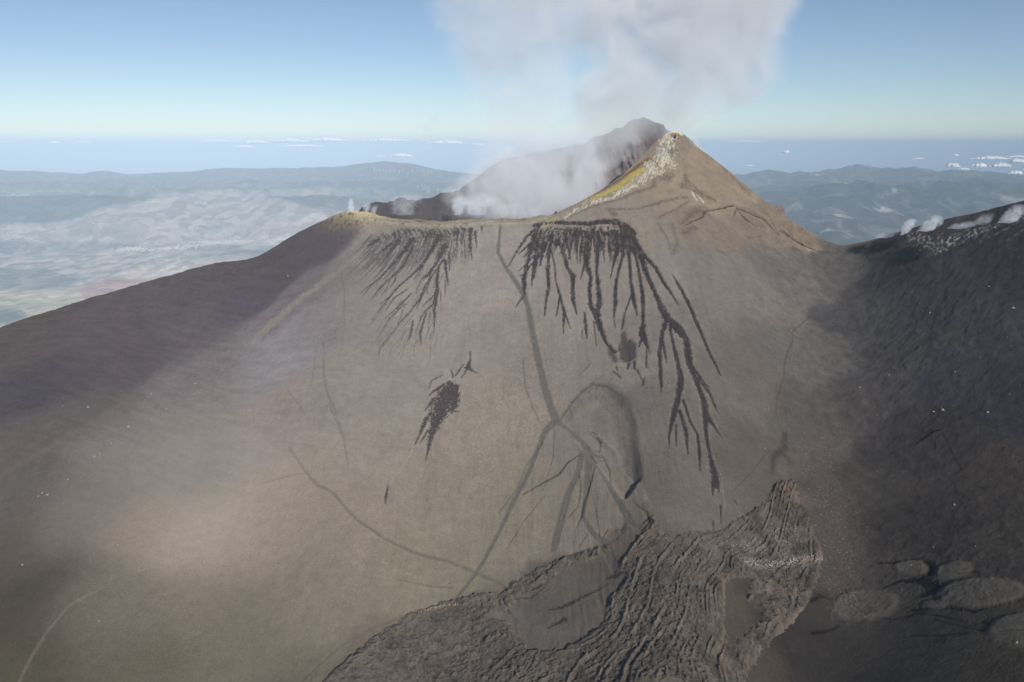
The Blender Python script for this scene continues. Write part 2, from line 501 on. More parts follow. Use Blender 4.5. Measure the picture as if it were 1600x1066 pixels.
# --- left flank: pale ash ribbon, edge of the dust cover
S = stroke_field([[(600, 0, 40), (560, 30, 50), (400, 150, 74), (250, 270, 84), (130, 380, 96), (50, 450, 90), (10, 480, 60)]], (400, 420), 4.44, rag=.5, soft=4)
put(S, (132, 125, 118), .85); H += S * 1.2
S = stroke_field([[(595, 365, 16), (560, 390, 18), (520, 425, 18)]], rag=.5, soft=3)
put(S, (118, 112, 106), .6)
S = stroke_field([[(0, 745, 8), (60, 712, 10), (110, 680, 12), (170, 650, 12), (215, 612, 12), (245, 590, 9), (300, 545, 6)]], rag=.5, soft=9, wmul=1.0)
put(S, (112, 106, 102), .35)

# --- the big fan of dark scoria under the right-hand shoulder
O6, S6 = (760, 340), 3.9475
FAN = [
 [(300,70,20),(240,130,22),(190,210,14),(130,310,6)], [(320,60,25),(270,200,18),(230,250,8)],
 [(290,100,20),(260,260,22),(230,380,30),(235,470,24),(210,510,14),(180,555,6)], [(340,80,25),(310,200,28),(285,330,16),(280,430,6)],
 [(290,240,10),(240,300,14),(195,335,5)], [(280,290,10),(235,350,14),(205,360,5)], [(300,130,14),(240,190,16),(195,230,6)],
 [(400,110,30),(350,200,26),(330,300,12)], [(360,120,20),(310,260,26),(290,380,10)], [(410,110,28),(385,220,20),(378,330,24),(385,430,22),(365,530,16),(358,610,6)],
 [(400,200,12),(420,300,10),(430,400,8),(455,480,20),(440,560,10),(430,610,8)], [(455,480,14),(480,580,22),(475,660,14),(475,720,5)],
 [(480,580,12),(520,690,6)], [(430,110,25),(470,200,26),(500,310,20),(535,360,32),(530,440,24),(535,510,26),(558,600,8)],
 [(480,110,14),(520,260,6)], [(540,70,22),(555,180,16),(560,285,5)], [(480,80,20),(505,170,12),(520,250,5)],
 [(620,100,50),(620,220,44),(615,300,40),(645,360,24),(635,450,24),(640,530,30),(670,600,30),(700,680,30),(740,780,16),(790,830,30)],
 [(600,310,14),(580,380,5)], [(690,90,40),(685,200,34),(680,330,18),(690,430,26),(700,520,34),(680,590,40),(700,680,36),(735,770,18)],
 [(760,110,22),(750,190,6)], [(800,90,40),(810,200,36),(780,300,14),(765,375,5)],
 [(850,90,50),(840,240,24),(815,330,16),(795,430,22),(795,530,26),(785,620,8),(795,685,5)],
 [(880,120,50),(880,240,22),(890,400,18),(905,500,30),(930,605,8)], [(890,490,12),(850,600,10),(835,690,12)],
 [(890,130,50),(925,260,16),(950,400,20),(965,500,26),(965,640,20),(960,720,50),(990,800,10),(985,930,10)], [(960,740,20),(940,800,10)],
 [(985,740,14),(1010,850,4)],
 [(900,150,60),(960,260,36),(985,350,26),(1040,470,26),(1080,560,40),(1120,630,60),(1200,680,34),(1240,760,34),(1255,900,40),(1300,960,26),(1370,1060,12)],
 [(930,180,30),(980,250,26),(1040,310,22),(1090,400,22),(1140,470,18),(1185,540,5)],
 [(1145,355,5),(1190,420,18),(1240,510,22),(1280,600,24),(1330,710,16),(1370,820,24),(1410,900,22),(1440,965,8)],
 [(1110,640,30),(1080,720,24),(1070,830,22),(1070,950,22),(1080,1050,18)], [(1130,660,16),(1150,780,16),(1180,900,24),(1200,980,40),(1200,1060,30)],
 [(1090,760,12),(1115,880,5)], [(605,585,8),(610,660,24),(620,750,8)], [(590,700,8),(588,755,4)], [(660,640,8),(680,800,4)],
 [(800,920,10),(810,950,5)], [(880,900,20),(870,940,6)], [(910,890,22),(915,940,12)], [(930,940,12),(955,1005,4)], [(965,1000,8),(960,1045,6)],
 [(780,950,10),(825,985,8),(830,1000,4)]]
O8, S8 = (1000, 440), 2.667
FAN8 = [
 [(100,180,14),(80,300,16),(88,380,12),(88,465,4)], [(95,260,8),(110,340,4)],
 [(125,200,12),(155,320,16),(170,400,26),(160,480,22),(140,560,22),(120,640,10),(122,700,3)], [(165,540,14),(190,620,18),(200,720,5)],
 [(150,600,10),(150,690,4)], [(180,500,12),(210,590,12),(240,640,12),(248,720,14),(250,790,4)],
 [(130,180,26),(190,240,24),(205,340,30),(240,430,26),(270,520,30),(275,640,16),(290,720,14),(312,810,38),(315,850,30)],
 [(302,840,16),(303,892,4)], [(325,840,14),(328,880,4)], [(240,400,14),(290,470,18),(320,540,10),(335,565,3)], [(270,540,24),(310,610,16),(343,655,4)],
 [(150,0,10),(215,120,16),(265,240,14),(335,390,8)], [(335,930,10),(338,1008,4)], [(305,1000,6),(305,1040,5)], [(20,400,4),(12,440,6)]]
# the short feathery ends between the traced streaks
rr = random.Random(3)
FEA = []
for k in range(130):
    x0 = rr.uniform(300, 930); y0 = rr.uniform(55, 130)
    lean = -1.0 + 1.7 * (x0 - 300) / 630
    Ln = rr.uniform(50, 190) * (1.0 if x0 > 330 else 1.2)
    w = rr.uniform(6, 18)
    x1 = x0 + lean * Ln * rr.uniform(.35, .65) + rr.uniform(-8, 8)
    FEA.append([(x0, y0, w * .8), ((x0 + x1) / 2 + rr.uniform(-6, 6), y0 + Ln * .5, w), (x1, y0 + Ln, 2)])
TOPB = [[(300,48,34),(380,35,30),(440,30,34),(540,38,40),(640,40,50),(700,25,55),(790,30,60),(850,60,60),(910,105,40)],
        [(420,70,14),(560,85,16),(700,95,30),(860,120,50)]]
Mfan = np.maximum.reduce([stroke_field(FAN, O6, S6, rag=.5, wmul=.98), stroke_field(FAN8, O8, S8, rag=.45, wmul=1.0),
                          stroke_field(FEA, O6, S6, rag=.8), stroke_field(TOPB, O6, S6, rag=.5)])
# ash laced over the scoria near the top
lace = smooth(.18, .5, fbm((X + .25 * Y) / 5.5, Y / 30, 3, 91)) * smooth(1340, 1440, Y)
Mrim = np.maximum(stroke_field(FAN, O6, S6, rag=.7, wmul=1.5, soft=1.6), stroke_field(FAN8, O8, S8, rag=.7, wmul=1.5, soft=1.6))
Mrim = np.clip(Mrim - Mfan, 0, 1) * smooth(-.3, .2, NSE2)
put(Mrim, (146, 139, 132), .35); H += .6 * Mrim
inner = smooth(.05, .45, fbm(X / 3.0, Y / 16, 4, 93))
put(Mfan * (1 - .45 * lace) * (1 - .22 * inner), (60, 56, 60), .96)
H -= 1.2 * Mfan
faint = stroke_field([[(1300,340,3),(1350,560,10),(1390,660,12),(1400,740,6)], [(1250,760,20),(1310,810,24),(1350,880,10)], [(1145,45,30),(1180,160,20),(1150,230,30)]], O6, S6, rag=.8, soft=3)
put(faint, (98, 92, 90), .5)
# crater pit within the fan
PIT = stroke_field([[(845,715,26),(850,800,80),(870,850,90)], [(880,760,40),(905,800,44),(900,860,34)], [(760,800,30),(765,860,14)], [(770,830,30),(800,890,30)]], O6, S6, rag=.5, soft=2.5)
put(PIT, (74, 69, 70), .85)
H -= 7 * stroke_field([[(850,760,60),(865,850,90)]], O6, S6, rag=.2, soft=9)

# --- the fine feathered fan under the left-hand shoulder
O7, S7 = (560, 340), 4.442
LF = [
 [(130,160,40),(60,200,8)], [(230,180,30),(130,260,5)], [(280,160,40),(150,330,4)], [(370,160,60),(270,290,18),(150,420,12),(60,490,8),(10,530,3)],
 [(100,460,8),(30,550,3)], [(380,200,22),(320,320,12),(260,390,13),(160,480,12),(80,580,3)], [(260,380,12),(255,440,9),(180,530,3)],
 [(480,120,20),(440,210,5)], [(560,130,50),(500,240,28),(440,330,20),(370,400,14),(290,470,13),(220,550,10),(150,605,4)], [(470,300,12),(410,400,9),(380,440,3)],
 [(600,200,50),(540,320,16),(480,400,26),(440,430,6)], [(590,290,14),(520,390,12),(460,480,12),(430,560,16),(370,640,10),(300,720,8),(240,800,7),(150,900,7),(140,990,3)],
 [(230,540,10),(150,640,7),(90,720,3)], [(340,500,8),(250,560,10),(190,650,4)], [(370,525,8),(300,600,12),(200,690,8),(180,710,3)],
 [(320,600,8),(220,700,8),(150,815,3)], [(430,440,6),(400,530,4)], [(560,330,20),(545,430,20),(545,500,26),(520,600,14),(450,660,8),(400,790,4)],
 [(520,540,10),(440,620,4)], [(550,510,20),(525,640,20),(530,700,12),(520,830,4)], [(570,510,8),(572,580,3)], [(600,300,24),(610,380,18),(625,470,5)],
 [(605,430,8),(600,550,4)], [(470,660,9),(430,800,16),(435,900,4)], [(380,720,12),(365,800,16),(340,860,5),(270,960,3)], [(310,640,6),(270,760,5)],
 [(500,660,8),(485,770,3)], [(780,80,34),(775,200,18),(790,300,4)], [(810,100,20),(820,210,4)], [(690,90,26),(680,200,5)], [(740,80,20),(720,160,4)], [(855,60,14),(855,105,5)],
 [(630,250,16),(632,370,5)], [(500,440,7),(430,570,9),(400,640,3)], [(220,830,6),(120,960,3)], [(330,880,5),(290,980,3)], [(400,840,5),(380,960,2)], [(500,900,4),(503,980,2)]]
LTOP = [[(90,165,40),(200,140,56),(300,105,80),(420,110,90),(560,115,90),(650,95,80),(720,75,50)]]
FE2 = []
for k in range(230):
    q = rr.random()
    x0 = 90 + 700 * q; y0 = rr.uniform(70, 250) + (40 if q < .5 else 0)
    ang = 1.0 - 1.0 * q
    Ln = rr.uniform(40, 190) * (1.1 - .5 * q)
    FE2.append([(x0, y0, rr.uniform(5, 12)), (x0 - ang * Ln * .5, y0 + Ln * .55, rr.uniform(4, 9)), (x0 - ang * Ln, y0 + Ln, 1.5)])
for k in range(120):
    x0 = rr.uniform(120, 600); y0 = rr.uniform(300, 850)
    if x0 < 500 - .55 * (y0 - 200) * .6 and rr.random() < .5: continue
    Ln = rr.uniform(30, 110); ang = rr.uniform(.35, .9) * (1 - .5 * (x0 > 480))
    FE2.append([(x0, y0, 3.5), (x0 - ang * Ln * .5, y0 + Ln * .5, rr.uniform(3, 6)), (x0 - ang * Ln, y0 + Ln, 1.2)])
Mleft = np.maximum.reduce([stroke_field(LF, O7, S7, rag=.7), stroke_field(LTOP, O7, S7, rag=.9) * smooth(-.25, .15, fbm((X + .55 * Y) / 4.5, Y / 22, 3, 95)),
                           .75 * stroke_field(FE2, O7, S7, rag=.9)])
hy = smooth(0, 1, (sample(Y, X * 0, Y * 0 + 1) * 0 + (Y - 1120) / 200))
put(Mleft * (.45 + .55 * hy), (70, 66, 71), .92)
H -= .5 * Mleft

# --- dark patch and cracks in the middle of the slope
O1, S1 = (560, 530), 3.23
MID = [[(460,218,24),(445,290,84),(415,360,78),(385,430,40),(365,490,24),(352,560,9),(338,620,3)], [(490,240,30),(485,330,34),(470,370,10)],
       [(430,230,24),(380,260,10),(345,300,3)], [(380,300,14),(335,362,4)], [(365,375,14),(325,422,4)], [(345,400,20),(310,480,10),(285,535,3)], [(350,465,10),(310,525,3)],
       [(565,65,5),(565,110,8),(552,148,24),(600,175,5)], [(550,150,10),(520,200,4)], [(530,130,5),(490,185,8)], [(468,160,5),(480,195,8)],
       [(430,180,3),(370,210,5),(355,250,3)], [(470,360,8),(505,368,5)], [(152,735,6),(140,795,11),(135,830,5)]]
Mm = stroke_field(MID, O1, S1, rag=.6, wmul=1.2)
put(Mm * (1 - .45 * smooth(.3, .5, fbm(X / 2.2, Y / 3, 3, 97))), (72, 66, 68), .95)
put(stroke_field([[(360,700,20),(325,770,26),(360,830,22),(320,960,20)], [(370,600,10),(385,760,8)], [(345,640,8),(330,700,6)]], O1, S1, rag=.9, soft=3), (112, 104, 98), .4)
put(stroke_field([[(470,200,10),(420,225,10),(360,260,6)], [(575,150,10),(598,168,6)], [(360,420,8),(330,470,6)], [(290,540,4),(180,700,5),(150,740,5)]], O1, S1, rag=.6), (158, 149, 138), .55)

# --- dusty tracks and gullies
O2, S2 = (780, 560), 3.553
TRACK = [[(0, 0, 0)]]
TRK = stroke_field([[(787,345,3),(780,372,4),(778,395,6),(790,418,6),(805,440,7),(818,460,8),(825,480,8),(830,510,9),(838,548,10)]], rag=.25, soft=1.2)
TRK = np.maximum(TRK, stroke_field([
    [(200,-60,34),(215,0,36),(240,120,36),(290,290,40),(320,350,50)], [(320,350,50),(390,390,36),(450,440,36),(490,480,40),(500,520,50)],
    [(310,350,50),(260,400,40),(220,490,26),(160,640,24),(80,790,26),(0,960,20),(-90,1130,22),(-150,1220,22),(-230,1320,16)],
    [(460,520,30),(440,620,34),(380,750,40),(340,900,44),(300,1060,40)], [(500,530,50),(490,650,40),(480,770,30),(460,880,20),(520,970,30),(590,1030,40),(610,1100,50),(640,1180,30)],
    [(520,560,20),(600,680,26),(660,790,34),(710,880,40),(680,960,30),(600,1030,30)], [(720,900,30),(790,950,24)]], O2, S2, rag=.25, soft=1.2))
put(TRK, (98, 96, 92), .82)
H -= 1.0 * TRK
LOW = stroke_field([[(452,700,3),(480,740,4),(495,758,4),(520,770,4),(540,795,4),(560,815,5),(600,842,5),(640,860,6),(700,877,6),(735,892,6),(760,903,7),(795,920,5)],
                    [(615,903,2),(650,911,3),(705,918,3)], [(470,1066,3),(540,1005,3),(600,975,3),(650,955,4)], [(410,754,2),(480,740,2)], [(740,895,4),(762,906,5)]], rag=.3, soft=1.5)
put(LOW, (104, 99, 90), .65); H -= .7 * LOW
PTH = stroke_field([[(590,20,3),(612,150,4),(612,300,4),(610,405,3)], [(605,406,3),(550,430,3),(555,490,3),(465,515,3),(480,600,3)], [(470,600,2.5),(465,740,3),(490,850,3),(525,1000,3)],
                    [(475,600,2.5),(405,625,3),(400,720,2.5),(380,820,2)], [(220,850,2.5),(290,940,3),(345,1015,3)]], (400, 420), 4.44, rag=.2, wmul=1.7)
PTH = np.maximum(PTH, stroke_field([[(520,645,1.5),(538,690,1.8),(545,735,1.5)], [(505,560,1),(510,610,1.5),(540,690,1.5)], [(440,690,1.2),(490,700,1)]], rag=.2, soft=1.5))
put(PTH, (94, 90, 88), .6)
LIT = stroke_field([[(30,1066,5),(50,1025,5),(75,985,5),(110,945,5),(150,925,5),(172,915,4),(175,885,3),(260,858,3)]], rag=.4, soft=2)
put(LIT, (126, 120, 108), .5)

FIS = [[(130,757,8),(230,700,9),(330,650,11),(380,580,10),(450,532,7)], [(530,600,7),(510,680,9),(470,800,8),(455,880,10),(428,945,3)],
       [(305,400,3),(300,550,3),(262,680,3),(240,740,2)], [(130,0,2.5),(145,160,3),(190,280,3),(225,360,2)], [(240,470,3),(150,600,3),(100,720,3),(0,860,3)],
       [(255,760,3),(140,900,3),(40,1060,3)], [(440,640,4),(455,720,4),(435,830,4),(375,890,3)], [(530,505,4),(580,520,5),(613,590,5),(620,690,3)],
       [(530,800,3),(545,900,4),(555,980,3)], [(490,970,3),(440,1050,3)], [(505,30,3),(455,90,3)], [(640,955,4),(685,942,9),(697,910,5)], [(820,850,7),(828,885,14),(795,918,9)],
       [(755,805,6),(820,860,5)], [(600,950,6),(570,1000,4)], [(510,510,6),(540,560,10)]]
Mf = stroke_field(FIS, O2, S2, rag=.5)
put(Mf, (66, 62, 60), .85); H -= 1.3 * Mf
put(stroke_field([[(515,384,6),(545,398,7)], [(545,415,9),(566,440,11),(560,490,9)]], O2, S2, rag=.4), (58, 53, 52), .9)
# the horseshoe-shaped slump: floor lower than its rim
RIMO = [(345,325),(400,235),(455,172),(520,126),(600,140),(665,190),(715,265),(742,350),(752,450),(765,560),(775,660)]
RIMI = [(345,350),(420,290),(470,240),(520,200),(560,215),(600,250),(640,320),(670,400),(680,500),(700,600),(740,670)]
hb = hit([O2[0] + p[0] / S2 for p in RIMO + RIMI[::-1]], [O2[1] + p[1] / S2 for p in RIMO + RIMI[::-1]])
fl = hit([O2[0] + p[0] / S2 for p in RIMI + [(740, 720), (560, 560), (430, 430)]], [O2[1] + p[1] / S2 for p in RIMI + [(740, 720), (560, 560), (430, 430)]])
def soft_poly(h, w):
    poly = h[:, :2]
    ins = inside([tuple(p) for p in poly], X, Y)
    x0, y0 = poly.min(0) - 3 * w; x1, y1 = poly.max(0) + 3 * w
    js, is_ = window(x0, x1, y0, y1)
    D = np.full(Z0.shape, 1e3)
    xs, ys = X[js, is_], Y[js, is_]
    dd = np.full(xs.shape, 1e3)
    for k in range(len(poly)):
        d, _ = seg_dist(xs, ys, poly[k], poly[(k + 1) % len(poly)])
        dd = np.minimum(dd, d)
    D[js, is_] = dd
    return smooth(-w, w, np.where(ins, D, -D))
bowl = soft_poly(hit([O2[0] + p[0] / S2 for p in RIMO] + [O2[0] + 700 / S2, O2[0] + 560 / S2, O2[0] + 420 / S2], [O2[1] + p[1] / S2 for p in RIMO] + [O2[1] + 760 / S2, O2[1] + 600 / S2, O2[1] + 420 / S2]), 7)
H -= 8 * bowl
rl = stroke_field([[(330,345,8),(400,238,9),(455,175,9),(518,128,9),(600,140,9),(665,190,8)]], O2, S2, rag=.6); put(rl, (84, 79, 76), .7); H -= 1.0 * rl
wall = soft_poly(hb, 3.5)
put(wall * smooth(-.6, .3, fbm((X + Y * .2) / 3, Y / 16, 3, 99)), (96, 91, 87), .5)  # inner wall darkened, its shade painted into the ash colour
put(stroke_field([[(545,300,30),(580,330,34)], [(730,540,60),(745,620,40)], [(640,320,50),(690,420,50),(720,520,50)]], O2, S2, rag=.6, soft=8), (92, 88, 84), .25)  # further painted shade, mostly on the right wall facing away from the sun
put(stroke_field([[(460,400,16),(500,410,26),(560,470,30),(640,540,30),(680,620,34),(760,700,40),(800,790,40)]], O2, S2, rag=.5, soft=4), (136, 127, 117), .55)
H += 2.2 * stroke_field([[(450,395,10),(510,385,12),(580,430,12),(650,500,12),(670,580,12),(740,660,12),(800,760,12),(820,840,12)]], O2, S2, rag=.4, soft=4)

# --- right of the fan: thin gully, arch, paler ribs
put(stroke_field([[(700,150,2.5),(635,210,4),(635,250,4),(605,320,4),(600,400,4),(570,490,4),(565,570,2.5)], [(575,490,2.5),(605,530,3),(612,590,2)], [(380,880,2),(470,790,3),(540,700,2)]], O8, S8, rag=.4, wmul=1.4), (80, 76, 74), .65)
put(stroke_field([[(605,635,22),(603,690,30),(580,715,30),(556,735,24),(550,800,8)], [(590,715,20),(615,735,26),(632,765,10)]], O8, S8, rag=.4, soft=4), (68, 65, 64), .8)
put(stroke_field([[(345,870,6),(355,930,10),(340,990,6)], [(395,915,4),(415,975,4)]], O8, S8, rag=.4), (126, 119, 110), .5)
put(stroke_field([[(395,912,6),(405,930,5)]], O8, S8, rag=.3), (60, 56, 54), .9)
ribs = smooth(.05, .5, fbm((X + .1 * Y) / 7, Y / 20, 3, 103)) * stroke_field([[(1120,640,40),(1200,650,60),(1240,690,40)]], rag=.4, soft=20)
put(ribs, (122, 117, 110), .35)
rough_c = stroke_field([[(800,650,130),(850,600,110),(830,540,60)], [(960,590,80),(1050,600,60)], [(740,620,30),(740,700,60),(760,760,50)]], rag=.5, soft=20)
C *= (1 + .22 * rough_c * fbm(X / 3.2, Y / 4.5, 4, 107))[..., None]
H += rough_c * .5 * fbm(X / 5, Y / 7, 3, 109)

# --- the cone: sulphur crust, dark outcrops, fissures
O3, S3 = (850, 150), 3.9475
Ysul = [[(250,665,22),(330,610,36),(420,590,50),(500,560,46),(560,520,60),(600,480,50),(640,440,40)]]
m = stroke_field(Ysul, O3, S3, rag=.7, soft=3); put(m * smooth(-.1, .3, fbm((X - .4 * Y) / 4, (Y + X) / 14, 4, 511)), (176, 170, 118), .8)
m = stroke_field([[(130,745,30),(240,690,30),(330,650,34),(430,625,44),(520,570,40),(600,530,60),(660,470,80),(700,430,80),(740,380,80),(750,300,60),(760,250,40)]], O3, S3, rag=.9, soft=3)
put(m * smooth(-.02, .3, fbm((X - .5 * Y) / 4, (Y + X) / 18, 4, 111) + .14), (204, 200, 184), .85)
m = stroke_field([[(300,640,16),(400,590,20),(480,545,26),(560,480,30),(610,450,24)]], O3, S3, rag=.7); put(m, (182, 160, 72), .85)
m = stroke_field([[(60,735,8),(110,705,10),(300,615,12),(450,530,18),(560,450,24),(640,390,20)]], O3, S3, rag=.4); put(m, (112, 92, 68), .85)
m = stroke_field([[(0,800,30),(40,775,36),(90,755,20)]], O3, S3, rag=.7); put(m * smooth(-.25, .25, NSE2 + NSE1), (172, 170, 112), .7)
m = stroke_field([[(758,222,16),(790,212,20),(830,222,20),(850,240,16)]], O3, S3, rag=.5, soft=2); put(m, (224, 208, 158), .9)
m = stroke_field([[(700,225,26),(760,235,30),(800,250,26),(830,270,20)],[(770,260,50),(790,330,60),(760,400,70),(800,440,50)],[(640,430,50),(720,470,60)]], O3, S3, rag=1.0, soft=3); put(m * smooth(-.1, .2, fbm(X / 4.5, Y / 7, 4, 521)), (204, 196, 176), .8)
m = stroke_field([[(860,225,10),(920,270,14),(950,310,14),(1000,350,8)]], O3, S3, rag=.8); put(m, (218, 216, 208), .8)
m = stroke_field([[(915,600,8),(940,640,8)], [(950,610,8),(985,655,8)]], O3, S3, rag=.8); put(m, (214, 212, 206), .8)
m = stroke_field([[(820,480,26),(790,560,26)], [(860,470,20),(830,520,16)], [(1160,560,10),(1300,650,16)]], O3, S3, rag=.9, soft=3); put(m, (166, 150, 128), .6)
DK = [[(770,350,34),(810,340,34)], [(700,510,20),(760,505,60),(790,490,30)], [(870,490,30),(890,560,50),(850,560,40)], [(910,560,50),(960,600,60),(1050,640,24)],
      [(680,520,24),(680,560,20),(560,600,24),(430,650,20),(300,680,16),(160,745,16)], [(390,700,24),(560,700,18),(700,670,24),(880,625,20)], [(700,760,16),(820,700,14),(900,650,16)],
      [(560,590,16),(660,570,14)], [(1100,440,12),(1180,520,14),(1260,600,12)], [(400,700,30),(440,740,30)], [(900,830,40),(940,820,30),(860,850,30)], [(1080,960,30),(1110,970,20)],
      [(980,700,60),(900,740,30),(850,790,20)], [(700,790,14),(760,880,10),(780,950,6)]]
m = stroke_field(DK, O3, S3, rag=1.0, soft=3); put(m * smooth(-.5, .2, fbm(X / 7, Y / 9, 3, 113) + .2), (92, 82, 76), .62)
CR = [[(870,800,6),(980,745,10),(990,710,9),(1080,692,8),(1170,680,9),(1260,722,9),(1350,762,11),(1450,860,5)], [(1190,700,7),(1240,760,12),(1310,810,5)],
      [(1470,830,8),(1530,880,12),(1600,930,12)], [(1190,690,5),(1170,740,6)], [(1340,870,4),(1250,880,3)], [(650,380,4),(700,420,5)]]
m = stroke_field(CR, O3, S3, rag=.7); put(m, (64, 57, 54), .85); H -= 2.0 * m
m = stroke_field([[(75,440,10),(150,490,12),(220,530,10),(300,565,10),(380,570,5)], [(30,400,6),(70,460,4)]], (1200, 250), 3.9475, rag=.6); put(m, (66, 60, 58), .8)
m = stroke_field([[(240,550,4),(300,568,5)]], (1200, 250), 3.9475, rag=.9); put(m, (190, 190, 188), .8)
m = stroke_field([[(1130,690,8),(1180,684,6)]], O3, S3, rag=.6); put(m, (176, 160, 134), .8)
H += 2.2 * stroke_field([[(1000,690,14),(1080,675,14),(1170,665,14),(1280,705,14),(1380,765,14),(1500,850,10)]], O3, S3, rag=.4, soft=5)

# --- crater shoulder: pale and yellow crust
pl = smooth(PL0 - 40, PL0 + 5, X) * (1 - smooth(PL1 - 10, PL1 + 30, X)) * smooth(-16, 4, Y - ridgeY(X)) * (1 - smooth(115, 140, Y - ridgeY(X)))
put(pl * smooth(-.05, .3, fbm(X / 26, Y / 14, 4, 117)), (162, 154, 134), .5)
put(pl * smooth(.1, .35, fbm(X / 30, Y / 11, 4, 119)), (92, 84, 76), .7)
hummock = np.exp(-((X - at(560, 335, 1520)[0]) / 45) ** 2 - ((Y - 1530) / 45) ** 2)
put(hummock * smooth(-.25, .1, NSE1 + .15), (206, 190, 146), .85)
lip = smooth(PL0, PL0 + 40, X) * (1 - smooth(PL1 - 20, PL1 + 10, X)) * np.exp(-((Y - ridgeY(X) + 3) / 5.0) ** 2)
put(lip * smooth(-.5, .1, NSE1), (162, 156, 140), .6)
H += 4 * hummock
# beyond the ridges the flanks are bare, dark lava ground
back = smooth(150, 260, Y - ridgeY(X))
C = C * (1 - back[..., None]) + alb((92, 86, 86)) * back[..., None]

# --- right-hand dark slope: sulphate speckle, scarp
sp = stroke_field([[(880,470,50),(1000,510,90),(1080,525,110),(1160,490,110),(1250,460,90),(1340,430,60),(1430,390,40),(1600,345,30)]], (1200, 250), 3.9475, rag=.6, soft=8)
sp *= smooth(.0, .32, fbm((X - .3 * Y) / 3.8, (Y + .5 * X) / 8, 4, 123))
put(sp, (182, 180, 170), .7)
sp = stroke_field([[(1380,420,8),(1300,520,8)], [(1560,370,16),(1450,440,14),(1350,480,8)], [(1579,430,6),(1480,500,6)]], (1200, 250), 3.9475, rag=1., soft=3)
put(sp * smooth(-.1, .2, NSE1), (130, 130, 130), .5)
put(stroke_field([[(600,720,12),(640,690,26),(700,650,20),(735,640,8)], [(690,630,4),(660,660,6)], [(735,650,3),(790,750,4),(850,860,3)], [(700,700,10),(705,740,8)]], (1250, 480), 3.331, rag=.6), (38, 37, 38), .85)
put(stroke_field([[(1080,860,5),(1100,800,5),(1190,700,5)]], (1200, 250), 3.9475, rag=.5), (44, 44, 48), .8)
# smooth lapilli lobes and dark hollows, lower right
O5, S5 = (1240, 780), 3.7278
LOB = [[(620,400,20),(700,385,50),(760,385,26)], [(640,430,16),(700,435,22)], [(850,420,40),(900,420,80),(960,425,50)], [(740,605,10),(800,600,26),(870,595,20)],
       [(900,560,40),(1020,545,130),(1160,520,110),(1300,520,60),(1400,510,60)], [(400,590,60),(560,580,100),(660,560,60)], [(1200,690,60),(1340,700,100)]]
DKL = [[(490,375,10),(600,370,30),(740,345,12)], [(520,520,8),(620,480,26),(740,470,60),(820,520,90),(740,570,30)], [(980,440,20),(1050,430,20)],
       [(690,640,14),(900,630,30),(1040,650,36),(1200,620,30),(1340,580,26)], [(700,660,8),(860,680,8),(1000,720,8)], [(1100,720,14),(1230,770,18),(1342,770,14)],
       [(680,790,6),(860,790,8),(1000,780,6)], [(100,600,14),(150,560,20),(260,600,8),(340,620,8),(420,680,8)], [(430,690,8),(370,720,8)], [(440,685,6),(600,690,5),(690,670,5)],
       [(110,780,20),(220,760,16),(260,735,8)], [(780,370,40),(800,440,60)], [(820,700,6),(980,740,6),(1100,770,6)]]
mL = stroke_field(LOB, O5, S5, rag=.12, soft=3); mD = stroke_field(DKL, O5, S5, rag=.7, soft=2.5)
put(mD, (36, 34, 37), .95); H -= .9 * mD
put(mL * .5, (88, 84, 80), .7)
for (eu, ev, ea, eb, tilt) in ((1424, 888, 27, 12, -.1), (1489, 893, 30, 14, .15), (1532, 928, 70, 23, .08), (1350, 945, 52, 24, .1), (1458, 945, 20, 6, -.2), (1600, 985, 60, 26, .1)):
    tt_ = np.linspace(0, 2 * np.pi, 18, endpoint=False)
    eu_ = eu + ea * np.cos(tt_) * math.cos(tilt) - eb * np.sin(tt_) * math.sin(tilt) * .4; ev_ = ev + eb * np.sin(tt_) - ea * np.cos(tt_) * math.sin(tilt) * .5
    eh = hit(eu_, ev_); wv = 3.0 if ea < 40 else 5.0
    em = soft_poly(eh, wv)
    mD = mD * (1 - .85 * em)
    put(em, (100, 96, 90), .9); H += (1.8 if ea > 40 else 1.3) * em
# pale gravelly apron beside the lava
AP = stroke_field([[(1290,690,60),(1265,730,60),(1300,770,60),(1310,840,70),(1310,900,60),(1330,960,40)]], rag=.5, soft=14)
spk = smooth(.30, .52, fbm(X / 1.7, Y / 2.3, 2, 127))
put(AP, (96, 90, 86), .5)
put(AP * spk, (150, 142, 134), .45)
H += AP * .8 * fbm(X / 3, Y / 4, 3, 129)
# ash basin beside the lava: dark drifts and light ones
put(stroke_field([[(0,330,10),(70,290,10),(180,250,12),(300,205,5)], [(0,440,6),(60,400,6),(80,310,8)], [(0,480,4),(60,440,5)],
                  [(70,560,10),(150,540,34),(250,490,24),(330,455,16),(400,415,8)], [(60,665,14),(150,620,40)], [(400,380,30),(440,370,50),(520,330,40)]], (840, 800), 3.636, rag=.9), (60, 58, 58), .85)
put(stroke_field([[(1260,330,10),(1300,320,8)], [(1200,400,10),(1340,310,14),(1500,220,12)], [(1290,400,20),(1450,350,24),(1520,240,18)], [(1280,430,10),(1400,420,16),(1500,340,10)]], (480, 830), 4, rag=.9), (62, 59, 58), .8)
put(stroke_field([[(1370,360,24),(1440,320,26)], [(1440,260,20),(1480,250,20)], [(1230,450,26),(1240,490,26)]], (480, 830), 4, rag=.5), (130, 124, 117), .8)
put(stroke_field([[(1450,600,6),(1530,670,6),(1600,720,6)], [(1300,500,40),(1340,560,40)]], (480, 830), 4, rag=.5, soft=5), (122, 117, 111), .35)

C = np.clip(C, 0.010, 0.8)
Z = Z + H

